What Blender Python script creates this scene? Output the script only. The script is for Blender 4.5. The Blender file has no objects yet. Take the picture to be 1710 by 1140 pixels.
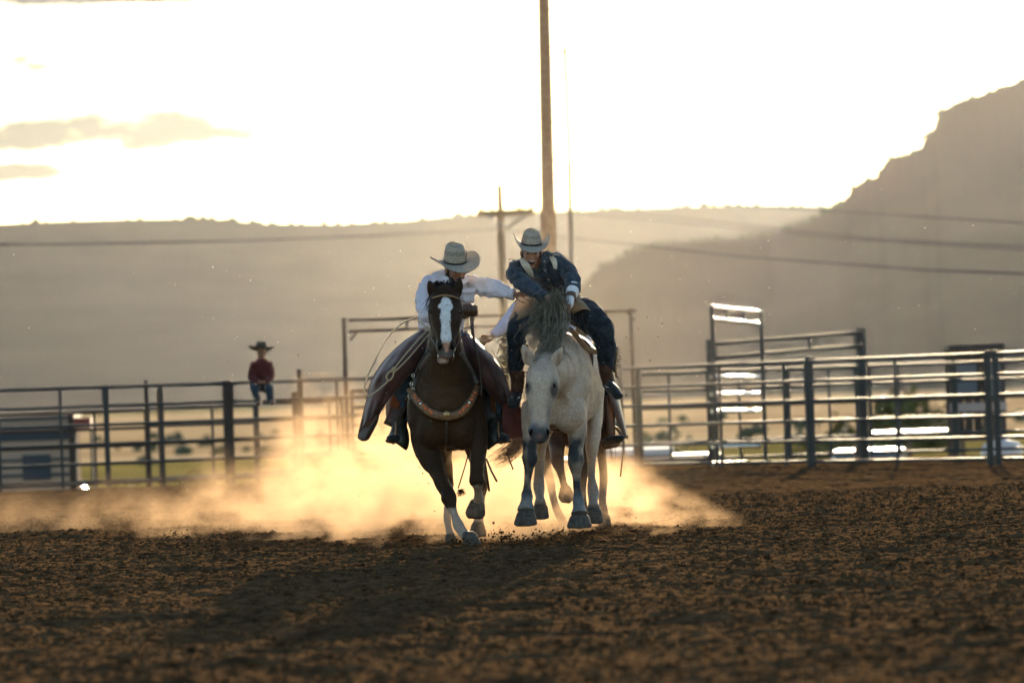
import bpy, math, random
import numpy as np
from mathutils import Vector, Matrix, noise as mnoise
random.seed(7)
RNG = np.random.RandomState(7)
SC = bpy.context.scene
COL = SC.collection
R = math.radians

# ------------------------------------------------------------------ camera
CAM_H = 1.2
FPX = 9500.0                     # 200 mm lens on a 1710 px wide picture
PITCH = R(0.537); ROLL = R(2.0)
cam_d = bpy.data.cameras.new("camera")
cam_d.lens = 200; cam_d.sensor_width = 36
cam_d.clip_start = 0.5; cam_d.clip_end = 30000
cam = bpy.data.objects.new("camera", cam_d); COL.objects.link(cam)
CR = Matrix.Rotation(R(90) + PITCH, 3, 'X') @ Matrix.Rotation(-ROLL, 3, 'Z')
cam.matrix_world = Matrix.Translation((0, 0, CAM_H)) @ CR.to_4x4()
SC.camera = cam
cam_d.dof.use_dof = True
cam_d.dof.focus_distance = 46.0
cam_d.dof.aperture_fstop = 3.2
cam_d.dof.aperture_blades = 0

# ------------------------------------------------------------------ light and sky
SUN_EL, SUN_AZ = R(7.6), R(4.3)           # azimuth clockwise from +Y (to the right of the lens axis)
w = bpy.data.worlds.new("World"); SC.world = w; w.use_nodes = True
nt = w.node_tree; nt.nodes.clear()
N = nt.nodes.new; L = nt.links.new
out = N('ShaderNodeOutputWorld'); bg = N('ShaderNodeBackground'); L(bg.outputs[0], out.inputs[0])
sky = N('ShaderNodeTexSky'); sky.sky_type = 'NISHITA'; sky.sun_disc = False
sky.sun_elevation = SUN_EL; sky.sun_rotation = SUN_AZ
sky.air_density = 1.0; sky.dust_density = 0.7; sky.ozone_density = 1.0; sky.altitude = 1500
bg.inputs['Strength'].default_value = 0.060
# evening clouds, soft grey bars on the left of the sky
tc = N('ShaderNodeTexCoord'); sp = N('ShaderNodeSeparateXYZ'); L(tc.outputs['Generated'], sp.inputs[0])
def wm(op, a, b=None, c=None):
    m = N('ShaderNodeMath'); m.operation = op
    for i, v in enumerate((a, b, c)):
        if v is None: continue
        if isinstance(v, (int, float)): m.inputs[i].default_value = v
        else: L(v, m.inputs[i])
    return m.outputs[0]
az = wm('ARCTAN2', sp.outputs[0], sp.outputs[1]); el = wm('ARCSINE', sp.outputs[2])
cmb = N('ShaderNodeCombineXYZ'); L(wm('MULTIPLY', az, 26.0), cmb.inputs[0]); L(wm('MULTIPLY', el, 90.0), cmb.inputs[1])
nz = N('ShaderNodeTexNoise'); nz.inputs['Scale'].default_value = 1.1; nz.inputs['Detail'].default_value = 6
nz.inputs['Roughness'].default_value = 0.62; L(cmb.outputs[0], nz.inputs['Vector'])
def blob(a0, e0, wa, we):
    da = wm('DIVIDE', wm('SUBTRACT', az, a0), wa); de = wm('DIVIDE', wm('SUBTRACT', el, e0), we)
    d = wm('ADD', wm('MULTIPLY', da, da), wm('MULTIPLY', de, de))
    d = wm('ADD', d, wm('MULTIPLY', wm('SUBTRACT', nz.outputs[0], 0.5), 5.5))
    return wm('MAXIMUM', 0.0, wm('SUBTRACT', 1.0, d))
def dirpx(x, y):
    v = CR @ Vector(((x - 855) / FPX, (570 - y) / FPX, -1)); v.normalize()
    return math.atan2(v.x, v.y), math.asin(v.z)
m = None
for (cx, cy, sx, sy) in ((120, 222, 380, 40), (60, 108, 80, 34), (-40, 40, 90, 50), (90, 0, 300, 18), (30, 290, 150, 22), (-500, 150, 330, 60), (-1200, -100, 600, 120), (-2600, 60, 900, 60)):
    a0, e0 = dirpx(cx, cy); b = blob(a0, e0, sx / FPX, sy / FPX)
    m = b if m is None else wm('MAXIMUM', m, b)
m = wm('MINIMUM', m, 1.0)
mr = N('ShaderNodeMapRange'); mr.interpolation_type = 'SMOOTHSTEP'; L(m, mr.inputs[0]); mr.inputs[1].default_value = 0; mr.inputs[2].default_value = 0.9
mx = N('ShaderNodeMix'); mx.data_type = 'RGBA'; mx.blend_type = 'MULTIPLY'
L(wm('MULTIPLY', mr.outputs[0], 1.0), mx.inputs[0]); L(sky.outputs[0], mx.inputs[6]); mx.inputs[7].default_value = (0.038, 0.050, 0.072, 1)
L(mx.outputs[2], bg.inputs[0])

sd = bpy.data.lights.new("sun", 'SUN'); sd.energy = 5.0; sd.angle = R(0.53); sd.color = (1.0, 0.78, 0.50)
sun = bpy.data.objects.new("sun", sd); COL.objects.link(sun)
SUNV = Vector((math.sin(SUN_AZ) * math.cos(SUN_EL), math.cos(SUN_AZ) * math.cos(SUN_EL), math.sin(SUN_EL)))
sun.rotation_euler = SUNV.to_track_quat('Z', 'Y').to_euler(); sun.location = (0, 0, 60)

SC.view_settings.view_transform = 'Standard'; SC.view_settings.look = 'None'
SC.view_settings.exposure = 2.45; SC.view_settings.gamma = 1; SC.view_settings.use_curve_mapping = False
SC.render.engine = 'CYCLES'
cy = SC.cycles
cy.use_denoising = True; cy.denoiser = 'OPENIMAGEDENOISE'; cy.denoising_input_passes = 'RGB_ALBEDO_NORMAL'
cy.max_bounces = 6; cy.diffuse_bounces = 2; cy.glossy_bounces = 2; cy.transmission_bounces = 4
cy.transparent_max_bounces = 8; cy.volume_bounces = 1
cy.volume_step_rate = 1.0; cy.volume_max_steps = 128
cy.sample_clamp_indirect = 6; cy.sample_clamp_direct = 0

# ------------------------------------------------------------------ helpers
def P(x, y, d):
    """world point seen at picture position (x, y) of the 1710 px photo, at depth d metres"""
    v = CR @ Vector(((x - 855) / FPX, (570 - y) / FPX, -1))
    return Vector((0, 0, CAM_H)) + v * (d / v.y)
def A(p): return np.array(p, float)
def tag(o, label=None, cat=None, group=None, kind=None):
    if label: o['label'] = label
    if cat: o['category'] = cat
    if group: o['group'] = group
    if kind: o['kind'] = kind
    return o
def empty(name, loc, label=None, cat=None, group=None):
    o = bpy.data.objects.new(name, None); COL.objects.link(o); o.location = loc
    o.empty_display_size = 0.2
    return tag(o, label, cat, group)
def mesh_of(name, verts, faces, mat=None, smooth=False):
    me = bpy.data.meshes.new(name)
    me.from_pydata([tuple(v) for v in verts], [], [tuple(f) for f in faces])
    if mat: me.materials.append(mat)
    if smooth: me.polygons.foreach_set('use_smooth', [True] * len(me.polygons))
    me.update(); return me
def link(name, me, parent=None, loc=None):
    o = bpy.data.objects.new(name, me); COL.objects.link(o)
    if parent: o.parent = parent
    if loc is not None: o.location = loc
    return o
class MB:
    """collects shapes in world coordinates, then links them as one mesh object"""
    def __init__(s): s.v = []; s.f = []
    def add(s, v, f):
        k = len(s.v); s.v += [tuple(p) for p in v]; s.f += [tuple(i + k for i in q) for q in f]; return s
    def box(s, c, size, rz=0, m=None):
        c = Vector(c); sx, sy, sz = [q / 2 for q in size]
        rot = m if m is not None else Matrix.Rotation(rz, 3, 'Z')
        v = [c + rot @ Vector((a * sx, b * sy, d * sz)) for d in (-1, 1) for a, b in ((-1, -1), (1, -1), (1, 1), (-1, 1))]
        return s.add(v, [(3, 2, 1, 0), (4, 5, 6, 7), (0, 1, 5, 4), (1, 2, 6, 5), (2, 3, 7, 6), (3, 0, 4, 7)])
    def tube(s, pts, r, seg=8, closed=False, cap=True):
        pts = [Vector(p) for p in pts]; n = len(pts)
        rs = r if hasattr(r, '__len__') else [r] * n
        v = []; f = []; prev = None
        for i, p in enumerate(pts):
            if closed: t = pts[(i + 1) % n] - pts[i - 1]
            else: t = pts[min(i + 1, n - 1)] - pts[max(i - 1, 0)]
            if t.length < 1e-9: t = Vector((0, 0, 1))
            t.normalize()
            if prev is None: prev = t.orthogonal().normalized()
            a = (prev - t * prev.dot(t))
            a = t.orthogonal().normalized() if a.length < 1e-6 else a.normalized()
            prev = a; b = t.cross(a)
            for k in range(seg):
                an = 2 * math.pi * k / seg
                v.append(p + (a * math.cos(an) + b * math.sin(an)) * rs[i])
        for i in range(n if closed else n - 1):
            j = (i + 1) % n
            for k in range(seg):
                k2 = (k + 1) % seg
                f.append((i * seg + k, i * seg + k2, j * seg + k2, j * seg + k))
        if cap and not closed:
            f.append(tuple(range(seg - 1, -1, -1))); f.append(tuple((n - 1) * seg + k for k in range(seg)))
        return s.add(v, f)
    def loft(s, rings, cap=True):
        n = len(rings); seg = len(rings[0]); v = [p for r in rings for p in r]; f = []
        for i in range(n - 1):
            for k in range(seg):
                k2 = (k + 1) % seg
                f.append((i * seg + k, i * seg + k2, (i + 1) * seg + k2, (i + 1) * seg + k))
        if cap: f.append(tuple(range(seg - 1, -1, -1))); f.append(tuple((n - 1) * seg + k for k in range(seg)))
        return s.add(v, f)
    def ell(s, c, r, seg=14, rings=9, m=None):
        c = Vector(c); v = []; f = []
        rot = m if m is not None else Matrix.Identity(3)
        r = r if hasattr(r, '__len__') else (r, r, r)
        v.append(c + rot @ Vector((0, 0, r[2])))
        for i in range(1, rings):
            th = math.pi * i / rings
            for k in range(seg):
                ph = 2 * math.pi * k / seg
                v.append(c + rot @ Vector((r[0] * math.sin(th) * math.cos(ph), r[1] * math.sin(th) * math.sin(ph), r[2] * math.cos(th))))
        v.append(c + rot @ Vector((0, 0, -r[2])))
        for k in range(seg): f.append((0, 1 + k, 1 + (k + 1) % seg))
        for i in range(rings - 2):
            for k in range(seg):
                a = 1 + i * seg + k; b = 1 + i * seg + (k + 1) % seg
                f.append((a, a + seg, b + seg, b))
        e = len(v) - 1; o = 1 + (rings - 2) * seg
        for k in range(seg): f.append((e, o + (k + 1) % seg, o + k))
        return s.add(v, f)
    def build(s, name, mat, parent=None, smooth=False, origin=None):
        o0 = Vector(parent.location) if parent is not None and origin is None else Vector(origin or (0, 0, 0))
        if parent is not None and parent.parent is not None and origin is None: o0 = o0 + Vector(parent.parent.location)
        me = mesh_of(name, [(a - o0.x, b - o0.y, c - o0.z) for a, b, c in s.v], s.f, mat, smooth)
        o = link(name, me, parent)
        if parent is None and origin is not None: o.location = o0
        return o

_M = {}
def mat(name, col=(0.5, 0.5, 0.5), rough=0.7, metal=0.0, var=0.0, scale=20.0, bump=0.0, bscale=None, vc=False, spec=0.5, col2=None, sss=0.0, sheen=0.0, translucent=0.0):
    if name in _M: return _M[name]
    m = bpy.data.materials.new(name); m.use_nodes = True; t = m.node_tree
    b = t.nodes['Principled BSDF']; b.inputs['Roughness'].default_value = rough; b.inputs['Metallic'].default_value = metal
    b.inputs['Specular IOR Level'].default_value = spec
    b.inputs['Base Color'].default_value = (*col, 1)
    if sheen: b.inputs['Sheen Weight'].default_value = sheen; b.inputs['Sheen Roughness'].default_value = 0.35
    tcn = t.nodes.new('ShaderNodeTexCoord')
    src = None
    if vc:
        a = t.nodes.new('ShaderNodeAttribute'); a.attribute_name = 'Col'; src = a.outputs['Color']
    if var or col2:
        n = t.nodes.new('ShaderNodeTexNoise'); n.inputs['Scale'].default_value = scale; n.inputs['Detail'].default_value = 5
        t.links.new(tcn.outputs['Object'], n.inputs['Vector'])
        r = t.nodes.new('ShaderNodeValToRGB'); t.links.new(n.outputs[0], r.inputs[0])
        r.color_ramp.elements[0].position = 0.33; r.color_ramp.elements[1].position = 0.67
        if vc:
            r.color_ramp.elements[0].color = (1 - var,) * 3 + (1,); r.color_ramp.elements[1].color = (1 + var,) * 3 + (1,)
            mm = t.nodes.new('ShaderNodeMix'); mm.data_type = 'RGBA'; mm.blend_type = 'MULTIPLY'; mm.inputs[0].default_value = 1
            t.links.new(src, mm.inputs[6]); t.links.new(r.outputs[0], mm.inputs[7]); src = mm.outputs[2]
        else:
            c2 = col2 or tuple(min(1, c * (1 + var)) for c in col)
            c1 = col if col2 else tuple(c * (1 - var) for c in col)
            r.color_ramp.elements[0].color = (*c1, 1); r.color_ramp.elements[1].color = (*c2, 1); src = r.outputs[0]
    if src is not None: t.links.new(src, b.inputs['Base Color'])
    if bump:
        n2 = t.nodes.new('ShaderNodeTexNoise'); n2.inputs['Scale'].default_value = bscale or scale; n2.inputs['Detail'].default_value = 4
        t.links.new(tcn.outputs['Object'], n2.inputs['Vector'])
        bp = t.nodes.new('ShaderNodeBump'); bp.inputs['Strength'].default_value = 1.0; bp.inputs['Distance'].default_value = bump
        t.links.new(n2.outputs[0], bp.inputs['Height']); t.links.new(bp.outputs[0], b.inputs['Normal'])
    if translucent:
        tl = t.nodes.new('ShaderNodeBsdfTranslucent'); mxs = t.nodes.new('ShaderNodeMixShader'); mxs.inputs[0].default_value = translucent
        if src is not None: t.links.new(src, tl.inputs['Color'])
        else: tl.inputs['Color'].default_value = (*col, 1)
        t.links.new(b.outputs[0], mxs.inputs[1]); t.links.new(tl.outputs[0], mxs.inputs[2]); t.links.new(mxs.outputs[0], t.nodes['Material Output'].inputs['Surface'])
    _M[name] = m; return m

# vectorised value noise
_T = np.random.RandomState(3).rand(4096).astype(np.float32)
def vnoise(x, y, z=0.0):
    x = np.asarray(x, float); y = np.asarray(y, float); z = np.zeros_like(x) + z
    xi = np.floor(x).astype(np.int64); yi = np.floor(y).astype(np.int64); zi = np.floor(z).astype(np.int64)
    fx = x - xi; fy = y - yi; fz = z - zi
    fx = fx * fx * (3 - 2 * fx); fy = fy * fy * (3 - 2 * fy); fz = fz * fz * (3 - 2 * fz)
    def h(a, b, c): return _T[((a * 73856093) ^ (b * 19349663) ^ (c * 83492791)) & 4095]
    def l(c):
        a = h(xi, yi, c) * (1 - fx) + h(xi + 1, yi, c) * fx
        b = h(xi, yi + 1, c) * (1 - fx) + h(xi + 1, yi + 1, c) * fx
        return a * (1 - fy) + b * fy
    if not np.any(fz): return l(zi) * 2 - 1
    return (l(zi) * (1 - fz) + l(zi + 1) * fz) * 2 - 1
def sstep(a, b, x):
    t = np.clip((np.asarray(x, float) - a) / (b - a), 0, 1); return t * t * (3 - 2 * t)
def grid_faces(nr, nc):
    i = np.arange(nr - 1)[:, None] * nc + np.arange(nc - 1)[None, :]
    return np.stack([i, i + 1, i + nc + 1, i + nc], -1).reshape(-1, 4)
def np_mesh(name, v, f, mat=None, smooth=True):
    me = bpy.data.meshes.new(name); n = len(v); m_ = len(f)
    me.vertices.add(n); me.vertices.foreach_set('co', np.asarray(v, np.float32).ravel())
    k = f.shape[1]
    me.loops.add(m_ * k); me.loops.foreach_set('vertex_index', np.asarray(f, np.int32).ravel())
    me.polygons.add(m_); me.polygons.foreach_set('loop_start', np.arange(0, m_ * k, k, dtype=np.int32))
    me.polygons.foreach_set('use_smooth', np.full(m_, smooth, bool))
    if mat: me.materials.append(mat)
    me.update(calc_edges=True); me.validate(); return me

# ------------------------------------------------------------------ the ground
def dirt_mat():
    m = bpy.data.materials.new("arena_dirt"); m.use_nodes = True; t = m.node_tree; b = t.nodes['Principled BSDF']
    b.inputs['Roughness'].default_value = 0.9; b.inputs['Specular IOR Level'].default_value = 0.0
    tcn = t.nodes.new('ShaderNodeTexCoord')
    def nzn(s, d=5):
        n = t.nodes.new('ShaderNodeTexNoise'); n.inputs['Scale'].default_value = s; n.inputs['Detail'].default_value = d
        t.links.new(tcn.outputs['Object'], n.inputs['Vector']); return n.outputs[0]
    r = t.nodes.new('ShaderNodeValToRGB'); t.links.new(nzn(9.0, 8), r.inputs[0]); e = r.color_ramp.elements
    e[0].position = 0.3; e[0].color = (0.030, 0.019, 0.010, 1); e[1].position = 0.72; e[1].color = (0.150, 0.092, 0.047, 1)
    r2 = t.nodes.new('ShaderNodeValToRGB'); t.links.new(nzn(0.6, 3), r2.inputs[0]); e = r2.color_ramp.elements
    e[0].position = 0.35; e[0].color = (0.8, 0.8, 0.8, 1); e[1].position = 0.7; e[1].color = (1.15, 1.1, 1.05, 1)
    mm = t.nodes.new('ShaderNodeMix'); mm.data_type = 'RGBA'; mm.blend_type = 'MULTIPLY'; mm.inputs[0].default_value = 1
    t.links.new(r.outputs[0], mm.inputs[6]); t.links.new(r2.outputs[0], mm.inputs[7]); t.links.new(mm.outputs[2], b.inputs['Base Color'])
    bp = t.nodes.new('ShaderNodeBump'); bp.inputs['Distance'].default_value = 0.012; t.links.new(nzn(45.0, 5), bp.inputs['Height'])
    t.links.new(bp.outputs[0], b.inputs['Normal']); return m
DIRT = dirt_mat()
def ground_h(x, y):
    """clods, ruts and hoof scuffs of the worked arena dirt, in metres"""
    h = 0.022 * vnoise(x / 2.3, y / 2.3) + 0.012 * vnoise(x / 0.9 + 7, y / 0.8)
    a = vnoise(x / 0.33, y / 0.30 + 5); h += 0.012 * a
    c = np.abs(vnoise(x / 0.15 + 3, y / 0.14)); h += 0.021 * c * (0.7 + 0.5 * vnoise(x / 0.7, y / 0.7 + 11))
    c = np.abs(vnoise(x / 0.065, y / 0.07 + 9)); h += 0.015 * c * (0.8 + 0.5 * vnoise(x / 0.3 + 50, y / 0.3))
    h += 0.006 * vnoise(x / 0.035, y / 0.035)
    hp = sstep(0.45, 0.75, vnoise(x / 0.42 + 20, y / 0.5 + 33)); h -= 0.03 * hp       # hoof prints
    h += 0.016 * np.sin(y * 2.1 + 0.6 * vnoise(x / 2, y / 3)) * sstep(-0.3, 0.6, vnoise(x / 5, y / 3 + 40)) * 0.5
    for cx, cy, wx, wy, a_ in ((-0.28, 29.4, 0.42, 0.16, 0.060), (0.92, 29.9, 0.24, 0.14, 0.05), (1.9, 34.0, 0.5, 0.2, 0.04), (-2.2, 33.0, 0.7, 0.2, 0.035), (0.3, 37.5, 0.6, 0.15, 0.03), (-1.3, 26.2, 0.5, 0.15, 0.04), (2.0, 27.0, 0.35, 0.15, 0.05), (-0.6, 45.2, 0.9, 0.3, 0.03)):
        h = h + a_ * np.exp(-((x - cx) / wx) ** 2 - ((y - cy) / wy) ** 2) * (0.7 + 0.5 * vnoise(x / 0.12, y / 0.1))
    return h - 0.015
def plateau_edge(x): return 90.6 + 4.6 * sstep(-5, 4, x) - 2.0 * sstep(4, 9, x) 
ys = np.concatenate([np.arange(18, 30, 0.042), np.arange(30, 52, 0.042), np.arange(52, 88, 0.1)])
nc = 660
u = np.linspace(-1, 1, nc)
Y = np.repeat(ys[:, None], nc, 1); X = u[None, :] * (0.118 * Y + 0.5)
H = ground_h(X, Y)
edge = 1 - np.minimum(sstep(0, 1, (1 - np.abs(u)) * 12)[None, :] + 0 * Y, np.minimum(sstep(18, 19.5, Y), 1 - sstep(86, 88, Y)))
H = H * (1 - edge) - 0.03 * edge
arena = link("arena_dirt", np_mesh("arena_dirt", np.stack([X, Y, H], -1).reshape(-1, 3), grid_faces(len(ys), nc), DIRT)); tag(arena, kind='structure')
# the coarse rest of the raised arena, with its bank down to the pasture
xs = np.linspace(-150, 150, 301); rows = [-40, 0, 17.9]
Vv = []; 
ee = plateau_edge(xs)
prof = [(-60, -0.045, 0), (18, -0.045, 0), (60, -0.045, 0), (86, -0.045, 0), (-0.3, -0.05, 1), (0.8, -0.3, 1), (4.5, -1.8, 1), (8.0, -2.3, 1)]
for (a, z, rel) in prof:
    for i, x in enumerate(xs): Vv.append((x, (ee[i] + a) if rel else a, z))
bank = link("arena_ground", np_mesh("arena_ground", np.array(Vv), grid_faces(len(prof), len(xs)), DIRT)); tag(bank, kind='structure')
PZ = -2.0
GRASS = mat("dry_grass", (0.09, 0.08, 0.028), 0.9, col2=(0.20, 0.17, 0.06), scale=0.12, spec=0.0)
v = []; yy = [-3000, 0, 60, 90, 120, 200, 400, 900, 2000, 5000, 9000]; xx = np.linspace(-4500, 4500, 21)
for a in yy:
    for x in xx: v.append((x, a, PZ))
past = link("pasture_ground", np_mesh("pasture_ground", np.array(v), grid_faces(len(yy), len(xx)), GRASS)); tag(past, kind='structure')
DRYF = mat("dry_field_stubble", (0.26, 0.19, 0.11), 0.95, col2=(0.40, 0.31, 0.19), scale=0.02, spec=0.0)
v = [(x, a, PZ + 0.01) for a in (330, 600, 1200, 2600) for x in np.linspace(-900, 900, 13)]
fld = link("dry_field", np_mesh("dry_field", np.array(v), grid_faces(4, 13), DRYF)); tag(fld, kind='structure')
# clods lying on the dirt: far too many to count
ico_v = [(0, 0, 1)] + [(0.9 * math.cos(a), 0.9 * math.sin(a), 0.35) for a in np.arange(5) * 2 * math.pi / 5] + [(0.9 * math.cos(a), 0.9 * math.sin(a), -0.4) for a in np.arange(5) * 2 * math.pi / 5 + 0.6] + [(0, 0, -1)]
ico_f = [(0, 1 + k, 1 + (k + 1) % 5) for k in range(5)] + [(1 + k, 6 + k, 1 + (k + 1) % 5) for k in range(5)] + [(1 + (k + 1) % 5, 6 + k, 6 + (k + 1) % 5) for k in range(5)] + [(11, 6 + (k + 1) % 5, 6 + k) for k in range(5)]
IV = np.array(ico_v); IF = np.array(ico_f)
def scatter_clods(name, x, y, z, s, material, flat=0.7):
    n = len(x); rot = RNG.rand(n) * 6.28; c, q = np.cos(rot), np.sin(rot)
    jit = 1 + 0.35 * (RNG.rand(n, 12) - 0.5) * 2
    V = IV[None] * jit[:, :, None] * s[:, None, None] * np.array([1, 1, flat])
    X2 = V[..., 0] * c[:, None] - V[..., 1] * q[:, None]; Y2 = V[..., 0] * q[:, None] + V[..., 1] * c[:, None]
    V = np.stack([X2 + x[:, None], Y2 + y[:, None], V[..., 2] + z[:, None]], -1).reshape(-1, 3)
    F = (IF[None] + (np.arange(n) * 12)[:, None, None]).reshape(-1, 3)
    return link(name, np_mesh(name, V, F, material, False))
n = 46000
yy = np.sqrt(21 ** 2 + (64 ** 2 - 21 ** 2) * RNG.rand(n)); xx_ = (RNG.rand(n) * 2 - 1) * (0.10 * yy + 0.3)
s = 0.006 + 0.007 * RNG.rand(n) + 0.022 * RNG.rand(n) ** 12
o = scatter_clods("dirt_clods", xx_, yy, ground_h(xx_, yy) + s * 0.25, s, DIRT); tag(o, kind='stuff')

# ------------------------------------------------------------------ mesas
def ridge(name, prof, dist, run, material, seed, gull=0.06, trees=0, cliff=0.45):
    px = np.array([p[0] for p in prof], float); py = np.array([p[1] for p in prof], float)
    cols = np.linspace(px.min(), px.max(), 420)
    yv = np.interp(cols, px, py)
    top = np.array([P(a, b, dist) for a, b in zip(cols, yv)])
    hgt = top[:, 2] - PZ
    nr = 46; V = []
    for r in range(nr):
        t = r / (nr - 6.0)
        if t <= 1:
            zz = PZ - 3 + (hgt + 3) * (t * 0.55 / (1 - cliff) if t < 1 - cliff else 0.55 + 0.45 * (t - (1 - cliff)) / cliff)
            # foot slope gentle, top cliff steep
            yy_ = top[:, 1] - run * ((1 - t) ** 1.5)
            g = vnoise(cols / 22.0 + seed, np.full_like(cols, t * 3)) * 0.6 + vnoise(cols / 11.0 + t * 2.5, np.full_like(cols, t * 6 + seed)) * 0.4
            yy_ = yy_ + g * gull * run * 0.03 * np.sin(math.pi * min(1, t * 1.05))
            zz = zz * (1 + 0.003 * vnoise(cols / 6.0 + 2, np.full_like(cols, t * 9)) * (1 if t < 0.97 else 0))
        else:
            yy_ = top[:, 1] + (t - 1) * 14 * run; zz = top[:, 2] - (t - 1) * 0.25 * hgt
        xx2 = top[:, 0] * (yy_ / top[:, 1])
        V.append(np.stack([xx2, yy_, zz], -1))
    o = link(name, np_mesh(name, np.array(V).reshape(-1, 3), grid_faces(nr, len(cols)), material)); tag(o, kind='structure')
    if trees:
        k = RNG.randint(0, len(cols), trees); s = (0.0006 + 0.0008 * RNG.rand(trees)) * dist
        s2 = s * 0.5
        q = scatter_clods(name.split('_')[0] + "_ridge_trees", top[k, 0] + (RNG.rand(trees) - .5) * dist * 0.001, top[k, 1] + RNG.rand(trees) * 40, top[k, 2] + s2 * 0.3, s2, TREES, 1.0)
        tag(q, kind='stuff')
    return o
TREES = mat("juniper_green", (0.035, 0.045, 0.02), 0.9, col2=(0.07, 0.08, 0.035), scale=0.2)
ROCK = mat("mesa_slope", (0.065, 0.06, 0.05), 0.95, col2=(0.085, 0.075, 0.06), scale=0.01, spec=0.0)
far_prof = [(-900, 395), (-500, 380), (-100, 374), (0, 373), (100, 368), (200, 365), (350, 363), (440, 372), (560, 373), (680, 367), (760, 359), (850, 352), (960, 351), (1100, 345), (1250, 341), (1400, 343), (1600, 340), (2000, 345), (2600, 330)]
ridge("far_mesa", far_prof, 5200, 900, ROCK, 4.0, trees=260)
near_prof = [(880, 652), (915, 610), (940, 570), (958, 520), (972, 478), (1000, 448), (1045, 425), (1100, 407), (1200, 401), (1290, 392), (1350, 368), (1398, 345), (1414, 330), (1420, 314), (1440, 308), (1466, 292), (1476, 270), (1494, 259), (1518, 260), (1536, 248), (1543, 232), (1558, 216), (1565, 190), (1578, 180), (1600, 171), (1650, 153), (1710, 132), (1850, 90), (2100, 60), (2600, 40)]
ridge("cliff_mesa", near_prof, 2300, 420, ROCK, 9.0, gull=0.10, trees=340)
# ------------------------------------------------------------------ fences of pipe panels
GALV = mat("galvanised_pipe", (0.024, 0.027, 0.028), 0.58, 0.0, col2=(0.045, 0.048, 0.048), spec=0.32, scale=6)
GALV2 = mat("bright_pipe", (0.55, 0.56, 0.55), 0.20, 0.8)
RUSTY = mat("rusty_pipe", (0.030, 0.022, 0.018), 0.6, 0.0, spec=0.25, col2=(0.055, 0.045, 0.038), scale=9)
WOOD = mat("weathered_wood", (0.10, 0.065, 0.04), 0.85, col2=(0.18, 0.12, 0.075), scale=14, bump=0.01)
POLEW = mat("pole_wood", (0.42, 0.22, 0.12), 0.8, col2=(0.56, 0.33, 0.19), scale=9, bump=0.01)
def unit_tube(name, m, seg=10):
    mb = MB(); mb.tube([(-0.5, 0, 0), (0.5, 0, 0)], 1.0, seg); 
    me = mesh_of(name, mb.v, mb.f, m, True); me.polygons[-1].use_smooth = False; me.polygons[-2].use_smooth = False; return me
TUBES = {}
def stick(name, a, b, r, m, parent, ry=None):
    """a pipe from a to b as one part; all pipes of one material share a mesh"""
    if m.name not in TUBES: TUBES[m.name] = unit_tube("pipe", m)
    a = Vector(a); b = Vector(b); o = link(name, TUBES[m.name], parent)
    base = Vector(parent.location) if parent else Vector()
    d = b - a
    o.location = (a + b) / 2 - base; o.rotation_mode = 'QUATERNION'; o.rotation_quaternion = d.to_track_quat('X', 'Z')
    o.scale = (d.length, r, ry or r); return o
def Gp(x, d, z=0.0):
    """point over picture column x at depth d, height z"""
    q = P(x, 659 + (855 - x) * 0.0349, d); v = P(x, 570, d)
    for _ in range(3):
        yh = (CAM_H - z) * FPX / d + 659 + (855 - x) * 0.0349; q = P(x, yh, d)
    return Vector((q.x, d, z))
def panel(x0, d0, x1, d1, label, group, mids=(0.5,), zs=(0.06, 0.36, 0.66, 0.96, 1.25, 1.54), m=None, z0=0.0, r=0.026, end=(True, True)):
    m = m or GALV; a = Gp(x0, d0); b = Gp(x1, d1); a.z = b.z = z0
    root = empty("pipe_fence", (a + b) / 2, label, "fence panel", group)
    for z in zs: stick("rail", a + Vector((0, 0, z)), b + Vector((0, 0, z)), r * (1.12 if z == zs[-1] else 1), m, root)
    for t in ([0.0] if end[0] else []) + list(mids) + ([1.0] if end[1] else []):
        p = a.lerp(b, t) + Vector((0, 0.0, 0)); stick("upright", p + Vector((0, 0, 0.0)), p + Vector((0, 0, zs[-1] - 0.002)), r * (1.15 if t in (0, 1) else 0.9), m, root)
    return root
def post(x, d, h, rr, m, label, z0=0.0, name="fence_post", cap=True):
    p = Gp(x, d); root = empty(name, (p.x, p.y, z0), label, "post")
    stick("shaft", (p.x, p.y, z0 - 0.1), (p.x, p.y, z0 + h), rr, m, root)
    if cap: MB().ell((p.x, p.y, z0 + h), (rr * 1.06, rr * 1.06, rr * 0.4), 10, 6).build("cap", m, root, True)
    return root
G1 = "pipe panels of the near fence row"; G2 = "pipe panels of the second fence row"
panel(-200, 86.2, -4, 87, "near fence panel cut off by the edge beside the parked camper", G1)
panel(1, 87, 180, 88, "near fence panel in front of the parked camper and utility vehicle", G1, mids=(0.58,))
panel(183, 88, 383, 89.4, "near fence panel between the camper and the thick steel post", G1, mids=(0.45,), end=(True, False))
panel(387, 89.4, 505, 90, "near fence panel that the child sits on", G1, mids=())
panel(508, 90, 640, 89.8, "near fence panel in the dust just beyond the sitting child", G1, mids=(0.45,))
panel(643, 89.8, 790, 89.4, "near fence panel behind the front rider's boot and chaps", G1, mids=())
panel(793, 89.4, 930, 88.6, "near fence panel hidden behind the two riders", G1, mids=())
panel(933, 88.6, 1070, 87.4, "near fence panel behind the brown stirrup of the hidden rider", G1, mids=(0.8,))
panel(1073, 87.4, 1351, 84.2, "long near fence panel in front of the bright gate frame", G1, mids=(0.49, 0.87))
panel(1360, 83.8, 1652, 80.4, "near fence panel with sunlit rails in front of the dark booth", G1, mids=(0.49,))
panel(1670, 80.2, 1960, 76.5, "near fence panel at the edge beyond the doubled post", G1)
post(385, 89.4, 1.56, 0.085, RUSTY, "thick dark steel post between the child and the camper")
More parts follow.
